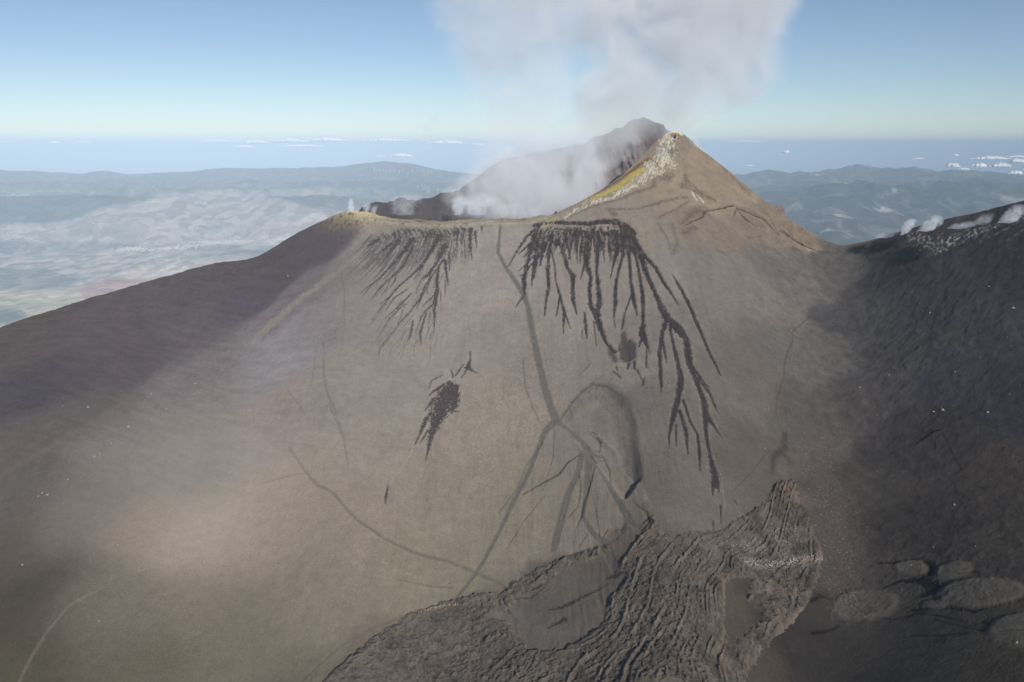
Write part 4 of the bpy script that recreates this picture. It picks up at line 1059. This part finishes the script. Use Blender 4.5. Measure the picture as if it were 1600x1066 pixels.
def smoke_volume(name, prof, Y0, Y1, density, color, nscale, thresh=(.36, .56), depth=0.9, soft=0.55, ndist=0.0, aniso=-0.35, seg=40, twist=0, squash=1.0, lit=None, fill=0.0):
    """prof: (photo row, centre column, half-width px) from bottom to top; Y0..Y1 distance of foot and top"""
    prof = np.array(prof, float)
    n = len(prof)
    vv = prof[:, 0]; tv = (vv[0] - vv) / (vv[0] - vv[-1])
    YY = Y0 + (Y1 - Y0) * tv
    c = at(prof[:, 1], vv, YY)
    rx = prof[:, 2] / F_PX * YY
    base = c[0].copy()
    c = c - base
    Hh = c[-1, 2]
    ry = rx * depth
    # hull, a little larger than the smoke
    zz = np.linspace(0, Hh, 22)
    f = lambda a: np.interp(zz, c[:, 2], a)
    cx, cy, ax, ay = f(c[:, 0]), f(c[:, 1]), f(rx) * 1.12, f(ry) * 1.12
    th = np.linspace(0, 2 * np.pi, seg, endpoint=False)
    V = np.stack([cx[:, None] + ax[:, None] * np.cos(th), cy[:, None] + ay[:, None] * np.sin(th), np.repeat(zz[:, None], seg, 1)], -1)
    loops, st, tt = [], [], []
    for i in range(21):
        for j in range(seg):
            st.append(len(loops)); tt.append(4)
            a0, b0 = i * seg + j, i * seg + (j + 1) % seg
            loops += [a0, b0, b0 + seg, a0 + seg]
    st.append(len(loops)); tt.append(seg); loops += list(range(seg))[::-1]
    st.append(len(loops)); tt.append(seg); loops += [21 * seg + j for j in range(seg)]
    m = NT(name + "_volume")
    pos = m.n("ShaderNodeTexCoord").outputs["Object"]
    sx = m.n("ShaderNodeSeparateXYZ"); m.l(pos, sx.inputs[0])
    t = m.math('MULTIPLY', sx.outputs[2], 1.0 / Hh)
    T = c[:, 2] / Hh
    def cn(vals):
        lo, hi = vals.min() - 1, vals.max() + 1
        return curve_node(m, t, list(zip(T, vals)), lo, hi)
    dx = m.math('DIVIDE', m.math('SUBTRACT', sx.outputs[0], cn(c[:, 0])), cn(rx))
    dy = m.math('DIVIDE', m.math('SUBTRACT', sx.outputs[1], cn(c[:, 1])), cn(ry))
    r = m.math('SQRT', m.math('ADD', m.math('MULTIPLY', dx, dx), m.math('MULTIPLY', dy, dy)))
    n_big = m.noise(pos, nscale, 3, .6, ndist)
    n_fin = m.noise(pos, nscale * 3.6, 4, .62, ndist)
    rr_ = m.math('ADD', r, m.math('MULTIPLY', m.math('SUBTRACT', n_big, .5), -2.3))
    rr_ = m.math('SUBTRACT', rr_, fill)
    rr_ = m.math('ADD', rr_, m.math('MULTIPLY', m.math('SUBTRACT', n_fin, .5), -.8))
    fall = m.n("ShaderNodeMapRange", interpolation_type='SMOOTHSTEP')
    fall.inputs["From Min"].default_value = 1.0; fall.inputs["From Max"].default_value = 1.0 - soft
    m.l(rr_, fall.inputs["Value"])
    hull = m.n("ShaderNodeMapRange", interpolation_type='SMOOTHSTEP')
    hull.inputs["From Min"].default_value = 1.1; hull.inputs["From Max"].default_value = .85
    m.l(r, hull.inputs["Value"])
    var = m.n("ShaderNodeMapRange"); var.inputs["From Min"].default_value = thresh[0]; var.inputs["From Max"].default_value = thresh[1]
    var.inputs["To Min"].default_value = .35; m.l(n_big, var.inputs["Value"])
    d = m.math('MULTIPLY', m.math('MULTIPLY', fall.outputs[0], hull.outputs[0]), m.math('MULTIPLY', var.outputs[0], density))
    # thin out right at the foot and the top of the hull
    e0 = m.n("ShaderNodeMapRange"); e0.inputs["From Max"].default_value = .05; m.l(t, e0.inputs["Value"])
    d = m.math('MULTIPLY', d, e0.outputs[0])
    if lit is not None:
        e1 = m.n("ShaderNodeMapRange"); e1.inputs["From Min"].default_value = 1.0; e1.inputs["From Max"].default_value = lit; m.l(t, e1.inputs["Value"])
        d = m.math('MULTIPLY', d, e1.outputs[0])
    v = m.n("ShaderNodeVolumePrincipled")
    v.inputs["Color"].default_value = (*color, 1)
    v.inputs["Anisotropy"].default_value = aniso
    m.l(d, v.inputs["Density"])
    m.l(v.outputs[0], m.out.inputs["Volume"])
    me = mesh_from(name, V.reshape(-1, 3), loops, st, tt, m.mat)
    o = bpy.data.objects.new(name, me); col.objects.link(o)
    o.location = tuple(base)
    return o

o = smoke_volume("smoke_plume", [(335, 885, 20), (300, 893, 38), (265, 915, 52), (235, 940, 72), (205, 975, 100), (175, 1015, 132), (150, 1042, 152), (120, 1052, 162),
                 (80, 1058, 160), (30, 1065, 168), (0, 1070, 175), (-50, 1080, 190), (-80, 1090, 200)], 1760, 2040, .0098, (.985, .99, 1.0), .0075, (.36, .56), .6, .45, .6, lit=.8, fill=.12)
tag(o, "large pale grey smoke plume billowing up from the crater behind the yellow peak", "smoke plume")
o = smoke_volume("smoke_plume", [(332, 775, 44), (300, 778, 58), (270, 785, 66), (235, 795, 66), (200, 805, 62), (160, 815, 84), (110, 822, 112), (60, 822, 136), (0, 820, 160), (-90, 820, 185)],
                 1700, 1980, .0058, (.97, .985, 1.0), .009, (.30, .55), .7, .6, .8, lit=.85, fill=.15)
tag(o, "thin bluish smoke veil drifting straight up over the left half of the crater", "smoke plume")
o = smoke_volume("smoke_plume", [(345, 800, 80), (325, 808, 108), (300, 820, 122), (270, 838, 112), (240, 862, 88), (215, 888, 60), (190, 915, 36)],
                 1720, 1840, .0155, (.93, .955, 1.0), .012, (.28, .5), .55, .6, .6, lit=.8, fill=.25)
tag(o, "low pinkish-grey smoke pooling between the crater rim and the older peak", "smoke")
o = smoke_volume("smoke_wisp", [(235, 668, 9), (215, 666, 13), (200, 668, 15), (185, 676, 14), (172, 684, 9)], 1750, 1780, .02, (.8, .86, .94), .03, (.40, .6), .8, .7, .6)
tag(o, "small detached grey smoke wisp floating left of the crater smoke", "smoke wisp")

o = smoke_volume("dust_cloud", [(1010, 270, 190), (900, 280, 250), (800, 300, 270), (700, 335, 250), (620, 380, 190), (565, 410, 120)], 880, 960, .0011, (.88, .78, .67), .0045, (.25, .6), .6, .9, .5, lit=.7, fill=.2)
tag(o, "thin brown dust cloud hanging over the smooth lower left slope", "dust cloud")

# fumaroles: little steam jets; one hull and one shader, copied
def jet(prof, density, color, nscale, Yc, name="fumarole", **kw):
    return smoke_volume(name, prof, Yc, Yc + 6, density, color, nscale, (.36, .54), kw.pop("depth", .9), .7, .8, seg=20, lit=.5, **kw)
FUM = [([(335, 583, 5), (331, 584, 6), (327, 586, 6), (323, 589, 4)], 1550, .05, "small puff of steam behind the yellow crust right of the knoll"),
       ([(338, 835, 6), (332, 838, 9), (327, 842, 9), (321, 846, 6)], 1580, .03, "pale steam on the shoulder just left of the sulphur crest"),
       ([(336, 549, 3), (330, 549, 5), (322, 548, 5), (312, 549, 3)], 1515, .16, "tallest white steam jet on the yellow knoll at the left end of the crater rim"),
       ([(334, 572, 4), (329, 573, 6), (324, 575, 7), (320, 578, 5)], 1540, .07, "low steam just right of the yellow knoll at the left end of the rim"),
       ([(337, 630, 10), (325, 632, 15), (315, 635, 16), (303, 640, 10)], 1600, .022, "bluish steam in front of the dark crater wall, leftmost of the wall's jets"),
       ([(337, 716, 4), (330, 716, 7), (322, 717, 8), (308, 716, 5)], 1620, .13, "bright white steam jet where the dark crater wall meets the smoke"),
       ([(337, 745, 9), (328, 747, 14), (318, 748, 16), (304, 752, 11)], 1625, .05, "soft white steam at the foot of the thin smoke veil"),
       ([(337, 790, 8), (332, 795, 14), (326, 800, 16), (320, 803, 12)], 1600, .03, "low pale steam creeping over the middle of the crater shoulder"),
       ([(262, 1024, 3), (252, 1027, 5), (242, 1028, 6), (232, 1028, 4)], 1628, .10, "thin white steam rising from the sulphur-crusted left side of the cone"),
       ([(212, 1048, 4), (206, 1046, 7), (198, 1043, 8), (190, 1040, 6)], 1690, .05, "faint steam curling off the yellow tip of the cone"),
       ([(240, 1086, 6), (230, 1084, 10), (220, 1080, 11), (210, 1074, 8)], 1665, .035, "pale steam along the right shoulder of the cone's tip")]
for prof, Yc, den, lab in FUM:
    far_ = Yc >= 1600 and Yc < 1626
    o = jet([(a_[0] - (0 if q_ == 0 else 4), a_[1], a_[2] * (1.7 if far_ else 1.1)) for q_, a_ in enumerate(prof)], den * (.55 if far_ else 1.2), (.9, .94, 1.0), .11 if far_ else .15, Yc); tag(o, lab, "steam jet", "steam jets around the crater rim")
    o.name = "fumarole"
FUR = [([(372, 1378, 9), (368, 1384, 14), (365, 1390, 13), (361, 1396, 8)], 1440, .06, "lowest streak of steam on the dark ridge, nearest the saddle"),
       ([(368, 1408, 4), (362, 1414, 7), (355, 1419, 10), (348, 1422, 11), (341, 1424, 8)], 1402, .22, "white puff of steam rising highest above the dark ridge"),
       ([(362, 1442, 9), (355, 1452, 14), (349, 1458, 15), (342, 1462, 12), (335, 1464, 7)], 1372, .14, "broad white puff of steam beside the highest puff on the dark ridge"),
       ([(358, 1492, 12), (353, 1504, 18), (349, 1512, 17), (345, 1520, 10)], 1310, .05, "thin steam lying along the dark ridge right of the two puffs"),
       ([(352, 1530, 8), (345, 1537, 13), (339, 1543, 13), (332, 1548, 8)], 1275, .05, "veil of steam over the upper dark ridge"),
       ([(349, 1570, 10), (340, 1580, 16), (331, 1588, 17), (318, 1592, 10)], 1220, .10, "steam cloud at the highest visible point of the dark ridge")]
for prof, Yc, den, lab in FUR:
    o = jet(prof, den, (.96, .97, 1.0), .12, Yc); tag(o, lab, "steam jet", "steam jets on the dark ridge")
    o.name = "fumarole"

# ------------------------------------------------------------------ clouds over the sea, flat-based banks of cumulus
CM = NT("cloud_white")
cb = CM.n("ShaderNodeBsdfDiffuse"); cb.inputs["Color"].default_value = (.93, .92, .91, 1)
CM.l(cb.outputs[0], CM.out.inputs[0])
def cloud(name, u, v, wpx, hpx, Yk, label, seed, group):
    import bmesh
    r_ = random.Random(seed)
    Yd = Yk * 1000.0
    p = at(u, v, Yd); W, Hc = wpx / F_PX * Yd, hpx / F_PX * Yd
    bm = bmesh.new()
    nb_ = max(8, int(wpx / hpx * 6.0))
    for q in range(nb_):
        fx = (q + .5) / nb_ * 2 - 1 + r_.uniform(-.08, .08)
        env = max(.34, (1 - abs(fx) ** 2.2)) * r_.uniform(.55, 1.0)
        rad_ = Hc * .48 * env
        new = bmesh.ops.create_icosphere(bm, subdivisions=3, radius=1.0)['verts']
        cx, cy, cz = fx * W * .47, r_.uniform(-.15, .15) * Hc, rad_ * .55
        for w in new:
            d = w.co.copy()
            f = 1 + .38 * math.sin(5 * d.x + seed + q) * math.sin(4.3 * d.y + q) + .20 * math.sin(11 * d.z + 9 * d.x + q)
            w.co.x = cx + d.x * rad_ * f * 1.9; w.co.y = cy + d.y * rad_ * f * 2.2
            z = cz + d.z * rad_ * f
            w.co.z = max(z, -0.04 * Hc)
    me = bpy.data.meshes.new(name); bm.to_mesh(me); bm.free()
    for pl_ in me.polygons: pl_.use_smooth = True
    me.materials.append(CM.mat)
    o_ = bpy.data.objects.new(name, me); col.objects.link(o_)
    o_.location = (p[0], p[1], p[2])
    return tag(o_, label, "cloud", group)
G1, G2 = "distant clouds along the sea horizon", "cumulus clouds over the right-hand mountains"
CL = [(12, 223, 50, 3, 60, "faintest low cloud at the left edge of the sea horizon", G1), (84, 224, 26, 5, 58, "small white cloud on the horizon above the far left plateau", G1),
      (128, 223, 30, 3, 60, "thin flat cloud right of the small white horizon cloud on the left", G1), (342, 221, 62, 4, 58, "long flat white cloud, leftmost of the bright horizon bank", G1),
      (400, 224, 44, 8, 56, "ragged cloud left of the middle of the bright horizon bank", G1), (452, 222, 60, 9, 56, "broad lumpy cloud in the middle of the bright horizon bank", G1),
      (510, 221, 60, 10, 57, "tallest lumpy cloud of the bright horizon bank", G1), (380, 230, 40, 4, 50, "low grey-white scrap of cloud under the horizon bank", G1),
      (470, 229, 70, 4, 50, "flat underlayer of cloud beneath the tallest horizon cloud", G1), (604, 221, 78, 7, 56, "bright elongated cloud left of the grey smoke wisp", G1),
      (698, 225, 66, 8, 50, "brightest flat cloud right of the grey smoke wisp", G1), (745, 227, 24, 4, 50, "small tail cloud just right of the brightest flat cloud", G1),
      (628, 245, 36, 7, 44, "isolated small white cloud above the distant blue hills", G1), (592, 245, 16, 3, 44, "tiny faint cloud beside the isolated cloud above the hills", G1),
      (1228, 239, 7, 6, 40, "single round dot of cloud right of the cone", G1), (1164, 222, 60, 3, 58, "thin cloud line on the horizon right of the cone", G1),
      (1170, 260, 14, 3, 44, "small cloud just above the mountains beside the cone's right slope", G1), (1434, 249, 22, 3, 46, "faint flat cloud above the middle of the right mountains", G1)]
for i, (u, v, w_, h_, yk, lab, g_) in enumerate(CL): cloud("cloud", u, v, w_, h_, yk, lab, 900 + i, g_)
CL2 = [(1492, 244, 10, 4, 34, "tiny cloud, topmost left of the cumulus group", G2), (1487, 261, 22, 8, 30, "leftmost cumulus of the group", G2), (1506, 265, 18, 4, 30, "small flat scrap under the leftmost cumulus", G2),
       (1530, 261, 24, 8, 30, "plump cumulus in the middle of the group", G2), (1548, 249, 70, 6, 34, "long thin cloud bank above the middle cumulus", G2), (1562, 261, 34, 9, 31, "largest cumulus right of the middle one", G2),
       (1590, 254, 34, 8, 32, "cumulus touching the right edge above the largest one", G2), (1586, 272, 22, 7, 28, "lowest cumulus, near the right edge", G2), (1590, 246, 40, 4, 35, "thin streak of cloud at the right edge above the cumulus", G2),
       (1612, 266, 30, 8, 29, "cumulus cut by the right edge of view", G2)]
for i, (u, v, w_, h_, yk, lab, g_) in enumerate(CL2): cloud("cloud", u, v, w_, h_, yk, lab, 950 + i, g_)

# ------------------------------------------------------------------ wind turbines on the far hills
from mathutils.bvhtree import BVHTree
def far_hit(u, v):
    a, r = ray(u, v)
    ks = np.linspace(7000, 60000, 4000)
    j = np.interp(ks, fr, np.arange(len(fr))); i = np.full(ks.shape, np.interp(float(a), fs, np.arange(len(fs))))
    j0 = np.clip(j.astype(int), 0, len(fr) - 2); i0 = np.clip(i.astype(int), 0, len(fs) - 2); fj, fi = j - j0, i - i0
    zt = FZ[j0, i0] * (1 - fj) * (1 - fi) + FZ[j0 + 1, i0] * fj * (1 - fi) + FZ[j0, i0 + 1] * (1 - fj) * fi + FZ[j0 + 1, i0 + 1] * fj * fi
    b = (r * ks < zt)
    q = b.argmax() if b.any() else np.argmin(r * ks - zt)
    return float(a * ks[q]), float(ks[q]), float(zt[q])
def frustum(bm_co, bm_f, p0, p1, r0, r1, n=8):
    p0, p1 = Vector(p0), Vector(p1); d = (p1 - p0).normalized()
    s = d.orthogonal().normalized(); t_ = d.cross(s)
    b = len(bm_co)
    for p, r in ((p0, r0), (p1, r1)):
        for q in range(n):
            a = 2 * math.pi * q / n
            bm_co.append(p + s * (r * math.cos(a)) + t_ * (r * math.sin(a)))
    for q in range(n): bm_f.append((b + q, b + (q + 1) % n, b + n + (q + 1) % n, b + n + q))
    bm_f.append(tuple(b + q for q in range(n))[::-1]); bm_f.append(tuple(b + n + q for q in range(n)))
WM = plain_mat("turbine_white", (.82, .82, .80), .5, .05, .03)
def part(name, co, f, mat, parent):
    me = bpy.data.meshes.new(name); me.from_pydata([tuple(c) for c in co], [], f); me.materials.append(mat)
    o_ = bpy.data.objects.new(name, me); col.objects.link(o_); o_.parent = parent; return o_
tur = bpy.data.objects.new("wind_turbine", None); col.objects.link(tur)
TH, TB = 105.0, 62.0
c_, f_ = [], []; frustum(c_, f_, (0, 0, -5), (0, 0, TH), 4.5, 2.6, 10); part("tower", c_, f_, WM, tur)
c_, f_ = [], []; frustum(c_, f_, (0, 7, TH + 2), (0, -5, TH + 2), 3.0, 3.4, 8); part("nacelle", c_, f_, WM, tur)
c_, f_ = [], []; frustum(c_, f_, (0, -5, TH + 2), (0, -8, TH + 2), 2.6, .9, 8); part("hub", c_, f_, WM, tur)
for q in range(3):
    a = math.radians(90 + 120 * q); dr = Vector((math.cos(a), 0, math.sin(a)))
    c_, f_ = [], []; frustum(c_, f_, Vector((0, -6.5, TH + 2)) + dr * 1.5, Vector((0, -6.5, TH + 2)) + dr * 14, 1.6, 2.6, 6)
    frustum(c_, f_, Vector((0, -6.5, TH + 2)) + dr * 14, Vector((0, -6.5, TH + 2)) + dr * TB, 2.6, .5, 6); part("blade", c_, f_, WM, tur)
TUR = [(653, 293, "leftmost wind turbine on the pale hill left of the smoke"), (659, 290, "second wind turbine from the left on the pale hill left of the smoke"), (663, 292, "third wind turbine from the left on the pale hill left of the smoke"),
       (671, 295, "wind turbine in the middle of the row on the pale hill left of the smoke"), (684, 298, "third wind turbine from the right on the pale hill left of the smoke"),
       (689, 301, "second wind turbine from the right, nearest the smoke on the pale hill"), (693, 300, "rightmost wind turbine of the row on the pale hill left of the smoke")]
TUR2 = [(586 + 6.4 * q + rnd.uniform(-2, 2), 268 + rnd.uniform(-1.5, 3)) for q in range(17)]
allT = [(u, v, lab, "wind turbines on the pale hill") for u, v, lab in TUR] + [(u, v, "tiny wind turbine on the far ridge under the blue hills", "wind turbines on the far ridge") for u, v in TUR2]
for i, (u, v, lab, g_) in enumerate(allT):
    if i == 0: t_ = tur
    else:
        t_ = tur.copy(); col.objects.link(t_)
        for ch_ in list(tur.children):
            cc2 = ch_.copy(); col.objects.link(cc2); cc2.parent = t_
    p = far_hit(u, v + 2)
    t_.location = p; t_.rotation_euler = (0, 0, rnd.uniform(-.5, .5))
    s_ = 1.0 if i < 7 else 1.15
    t_.scale = (s_, s_, s_)
    tag(t_, lab, "wind turbine", g_)

# ------------------------------------------------------------------ towns in the valley: hundreds of houses each, one mass per town
HW = plain_mat("house_plaster", (.62, .59, .55), .9, .01, .12)
def town(us, vs, spread, n, seed, label):
    r_ = random.Random(seed); co_, fc2 = [], []
    for q in range(n):
        t_ = r_.random(); kx = t_ * (len(us) - 1); i0 = min(int(kx), len(us) - 2); ff = kx - i0
        u = us[i0] * (1 - ff) + us[i0 + 1] * ff + r_.gauss(0, spread * 3); v = vs[i0] * (1 - ff) + vs[i0 + 1] * ff + r_.gauss(0, spread * .75)
        x, y, z = far_hit(u, v)
        w_, d_, h_ = r_.uniform(10, 24), r_.uniform(9, 18), r_.uniform(6, 13); a = r_.uniform(0, 3.14)
        b = len(co_)
        for (px, py, pz) in ((-1, -1, 0), (1, -1, 0), (1, 1, 0), (-1, 1, 0), (-1, -1, 1), (1, -1, 1), (1, 1, 1), (-1, 1, 1), (-1, 0, 1.35), (1, 0, 1.35)):
            X_, Y_ = px * w_ / 2, py * d_ / 2
            co_.append((x + X_ * math.cos(a) - Y_ * math.sin(a), y + X_ * math.sin(a) + Y_ * math.cos(a), z - 3 + pz * (h_ + 3)))
        fc2 += [(b, b + 1, b + 5, b + 4), (b + 1, b + 2, b + 6, b + 9, b + 5), (b + 2, b + 3, b + 7, b + 6), (b + 3, b, b + 4, b + 8, b + 7), (b + 4, b + 5, b + 9, b + 8), (b + 6, b + 7, b + 8, b + 9), (b, b + 3, b + 2, b + 1)]
    me = bpy.data.meshes.new("town"); me.from_pydata(co_, [], fc2); me.materials.append(HW)
    o_ = bpy.data.objects.new("town", me); col.objects.link(o_); tag(o_, label, "town", kind="stuff"); return o_
town([188, 205, 222], [391, 389, 390], 2.2, 240, 1, "dense white town in the valley left of the volcano")
town([228, 262, 300], [392, 389, 386], 2.2, 160, 2, "thin string of pale houses between the two valley towns")
town([272, 310, 345, 375], [388, 383, 379, 378], 2.6, 330, 3, "long white town at the foot of the pale hill")
town([420, 440, 452], [378, 374, 372], 2.2, 200, 4, "white town peeping out beside the volcano's left shoulder")
town([10, 30, 55], [366, 370, 374], 1.6, 60, 5, "small scattering of pale houses on the far left plain")

# ------------------------------------------------------------------ boulders scattered over the slopes
BM = [plain_mat("boulder_pale", (.30, .285, .27), .95, .8, .3), plain_mat("boulder_dark", (.05, .047, .045), .95, .8, .3)]
def rock_mesh(seed, mat):
    import bmesh
    bm = bmesh.new(); bmesh.ops.create_icosphere(bm, subdivisions=2, radius=1.0)
    r_ = random.Random(seed); o1, o2, o3 = [r_.uniform(0, 9) for _ in range(3)]
    sx_, sy_, sz_ = r_.uniform(.8, 1.4), r_.uniform(.7, 1.1), r_.uniform(.6, .9)
    for w in bm.verts:
        f = 1 + .25 * math.sin(3.1 * w.co.x + o1) * math.sin(2.7 * w.co.y + o2) + .12 * math.sin(7 * w.co.z + o3) + r_.uniform(-.07, .07)
        w.co = Vector((w.co.x * f * sx_, w.co.y * f * sy_, w.co.z * f * sz_))
    me = bpy.data.meshes.new("boulder"); bm.to_mesh(me); bm.free(); me.materials.append(mat); return me
RMS = [rock_mesh(i, BM[0]) for i in range(5)] + [rock_mesh(10 + i, BM[1]) for i in range(2)]
def boulder(u, v, size, mesh, label, group):
    h_ = hit(u, v)[0]; z = float(sample(Z, h_[0], h_[1]))
    o_ = bpy.data.objects.new("boulder", mesh); col.objects.link(o_)
    o_.location = (h_[0], h_[1], z + size * .25); o_.scale = (size,) * 3; o_.rotation_euler = (0, 0, rnd.uniform(0, 6.28))
    tag(o_, label, "boulder", group)
NB = [(138, 640, 1.9, "largest pale boulder on the hazy left slope"), (201, 669, 1.9, "pale boulder upright on the left slope below the dust edge"), (237, 618, 1.1, "small pale boulder high on the left slope, on the dust edge"),
      (98, 637, 1.0, "pale boulder near the left dust edge"), (174, 694, 1.1, "pale boulder below the upright one on the left slope"), (148, 716, 1.4, "pale boulder in the pair halfway down the left slope"),
      (156, 712, 1.0, "smaller boulder of the pair halfway down the left slope"), (106, 750, 1.1, "pale boulder at the upper end of the short boulder row on the left slope"), (74, 773, 1.5, "pale boulder at the lower end of the boulder row on the left slope"),
      (66, 770, 1.3, "pale boulder beside the lowest one of the row on the left slope"), (60, 775, 1.1, "boulder left of the lowest pair on the left slope"), (35, 883, 1.2, "lone white boulder low on the far left slope"),
      (184, 853, .9, "lone boulder above the curved track at lower left"), (155, 972, .9, "lone boulder below the curved track at lower left"), (358, 740, .8, "lone tiny pale boulder on the ash above the bright dusty glow"),
      (450, 433, 1.6, "pale boulder on the dark upper left flank"), (305, 603, 1.3, "pale boulder at the upper end of the left slope's scatter"), (260, 640, 1.1, "boulder pair member right of the dust edge"),
      (1453, 489, 1.4, "lone white boulder high on the dark right slope"), (1545, 448, 1.2, "white boulder above the middle of the dark right slope"), (1583, 484, 1.7, "big pale boulder near the right edge of the dark slope"),
      (1473, 641, 1.8, "pale boulder left of the pair on the dark right slope"), (1459, 642, 1.4, "pale boulder in the group above the dark scarp"), (1543, 645, 1.8, "pale boulder right of the group above the dark scarp"),
      (1389, 588, 1.2, "pale boulder on the dark slope's left part"), (1343, 608, 1.4, "pale boulder where the ash meets the dark slope"), (1492, 582, 1.3, "pale boulder in the middle of the dark right slope"), (1491, 789, 1.4, "pale boulder on the lower dark slope under the scarp"),
      (1195, 701, .9, "tiny white boulder left of the dark arch"), (1260, 503, 1.0, "tiny white boulder by the thin gully right of the fan"), (1275, 572, 1.0, "tiny white boulder below the one by the thin gully"),
      (1423, 886, 1.0, "white boulder on the smooth lapilli lobe"), (1588, 1008, 1.2, "white boulder in the lower right corner")]
for u, v, s_, lab in NB: boulder(u, v, s_, RMS[rnd.randrange(5)], lab, None)
for k_ in range(46):
    u, v = rnd.uniform(1330, 1595), rnd.uniform(430, 860)
    boulder(u, v, rnd.uniform(.3, .65), RMS[rnd.randrange(5)], "small pale stone lying among others on the dark right slope", "small stones on the dark right slope")
for k_ in range(40):
    q = rnd.random(); u, v = 60 + 260 * q + rnd.gauss(0, 25), 790 - 190 * q + rnd.gauss(0, 28)
    boulder(u, v, rnd.uniform(.25, .5), RMS[rnd.randrange(5)], "small pale stone in the scatter along the dust edge of the left slope", "small stones on the left slope")
for k_ in range(110):
    q = rnd.random(); u = np.interp(q, [0, .3, .6, 1], [1280, 1275, 1300, 1315]) + rnd.gauss(0, 20); v = 695 + 260 * q + rnd.gauss(0, 8)
    boulder(u, v, rnd.uniform(.3, .7), RMS[rnd.randrange(7)], "small stone on the gravelly apron right of the lava flow", "small stones beside the lava flow")
# the dark rock spike on the yellow tip, and the one at the foot of the sulphur crest
def spike(u, v, h_m, label):
    co_, f_ = [], []
    for ang_, ln, r0 in ((0, 1, .30), (1.9, .7, .26), (4.0, .55, .28), (5.2, .4, .3)):
        bx_, by_ = .22 * math.cos(ang_), .22 * math.sin(ang_)
        frustum(co_, f_, (bx_, by_, -.3), (bx_ * 1.3, by_ * 1.2, ln * .6), r0, r0 * .75, 7); frustum(co_, f_, (bx_ * 1.3, by_ * 1.2, ln * .6), (bx_ * 1.1, by_, ln), r0 * .75, r0 * .25, 7)
    me = bpy.data.meshes.new("rock_spike"); me.from_pydata([tuple(c) for c in co_], [], f_); me.materials.append(BM[1])
    o_ = bpy.data.objects.new("rock_spike", me); col.objects.link(o_)
    p = hit(u, v)[0]; o_.location = (p[0], p[1], float(sample(Z, p[0], p[1]))); o_.scale = (h_m,) * 3
    tag(o_, label, "rock")
spike(1054, 215, 5.5, "dark rock spike standing on the yellow tip of the cone")
spike(868, 334, 4.5, "small dark rock spike at the foot of the sulphur crest")

# ------------------------------------------------------------------ the air
def box_mesh(name, lo, hi, mat):
    v = [(x, y, z) for z in (lo[2], hi[2]) for y in (lo[1], hi[1]) for x in (lo[0], hi[0])]
    f = [(0, 2, 3, 1), (4, 5, 7, 6), (0, 1, 5, 4), (2, 6, 7, 3), (0, 4, 6, 2), (1, 3, 7, 5)]
    me = bpy.data.meshes.new(name); me.from_pydata(v, [], f); me.materials.append(mat)
    o = bpy.data.objects.new(name, me); col.objects.link(o); return o
HM = NT("air_haze")
hv = HM.n("ShaderNodeVolumePrincipled")
hv.inputs["Color"].default_value = (.55, .70, .84, 1)
hv.inputs["Density"].default_value = 2.5e-5
hv.inputs["Anisotropy"].default_value = -0.4
HM.l(hv.outputs[0], HM.out.inputs["Volume"])
hz = box_mesh("haze", (-345000, -345000, SEA_Z - 70), (345000, 345000, 470), HM.mat)
tag(hz, kind="stuff")
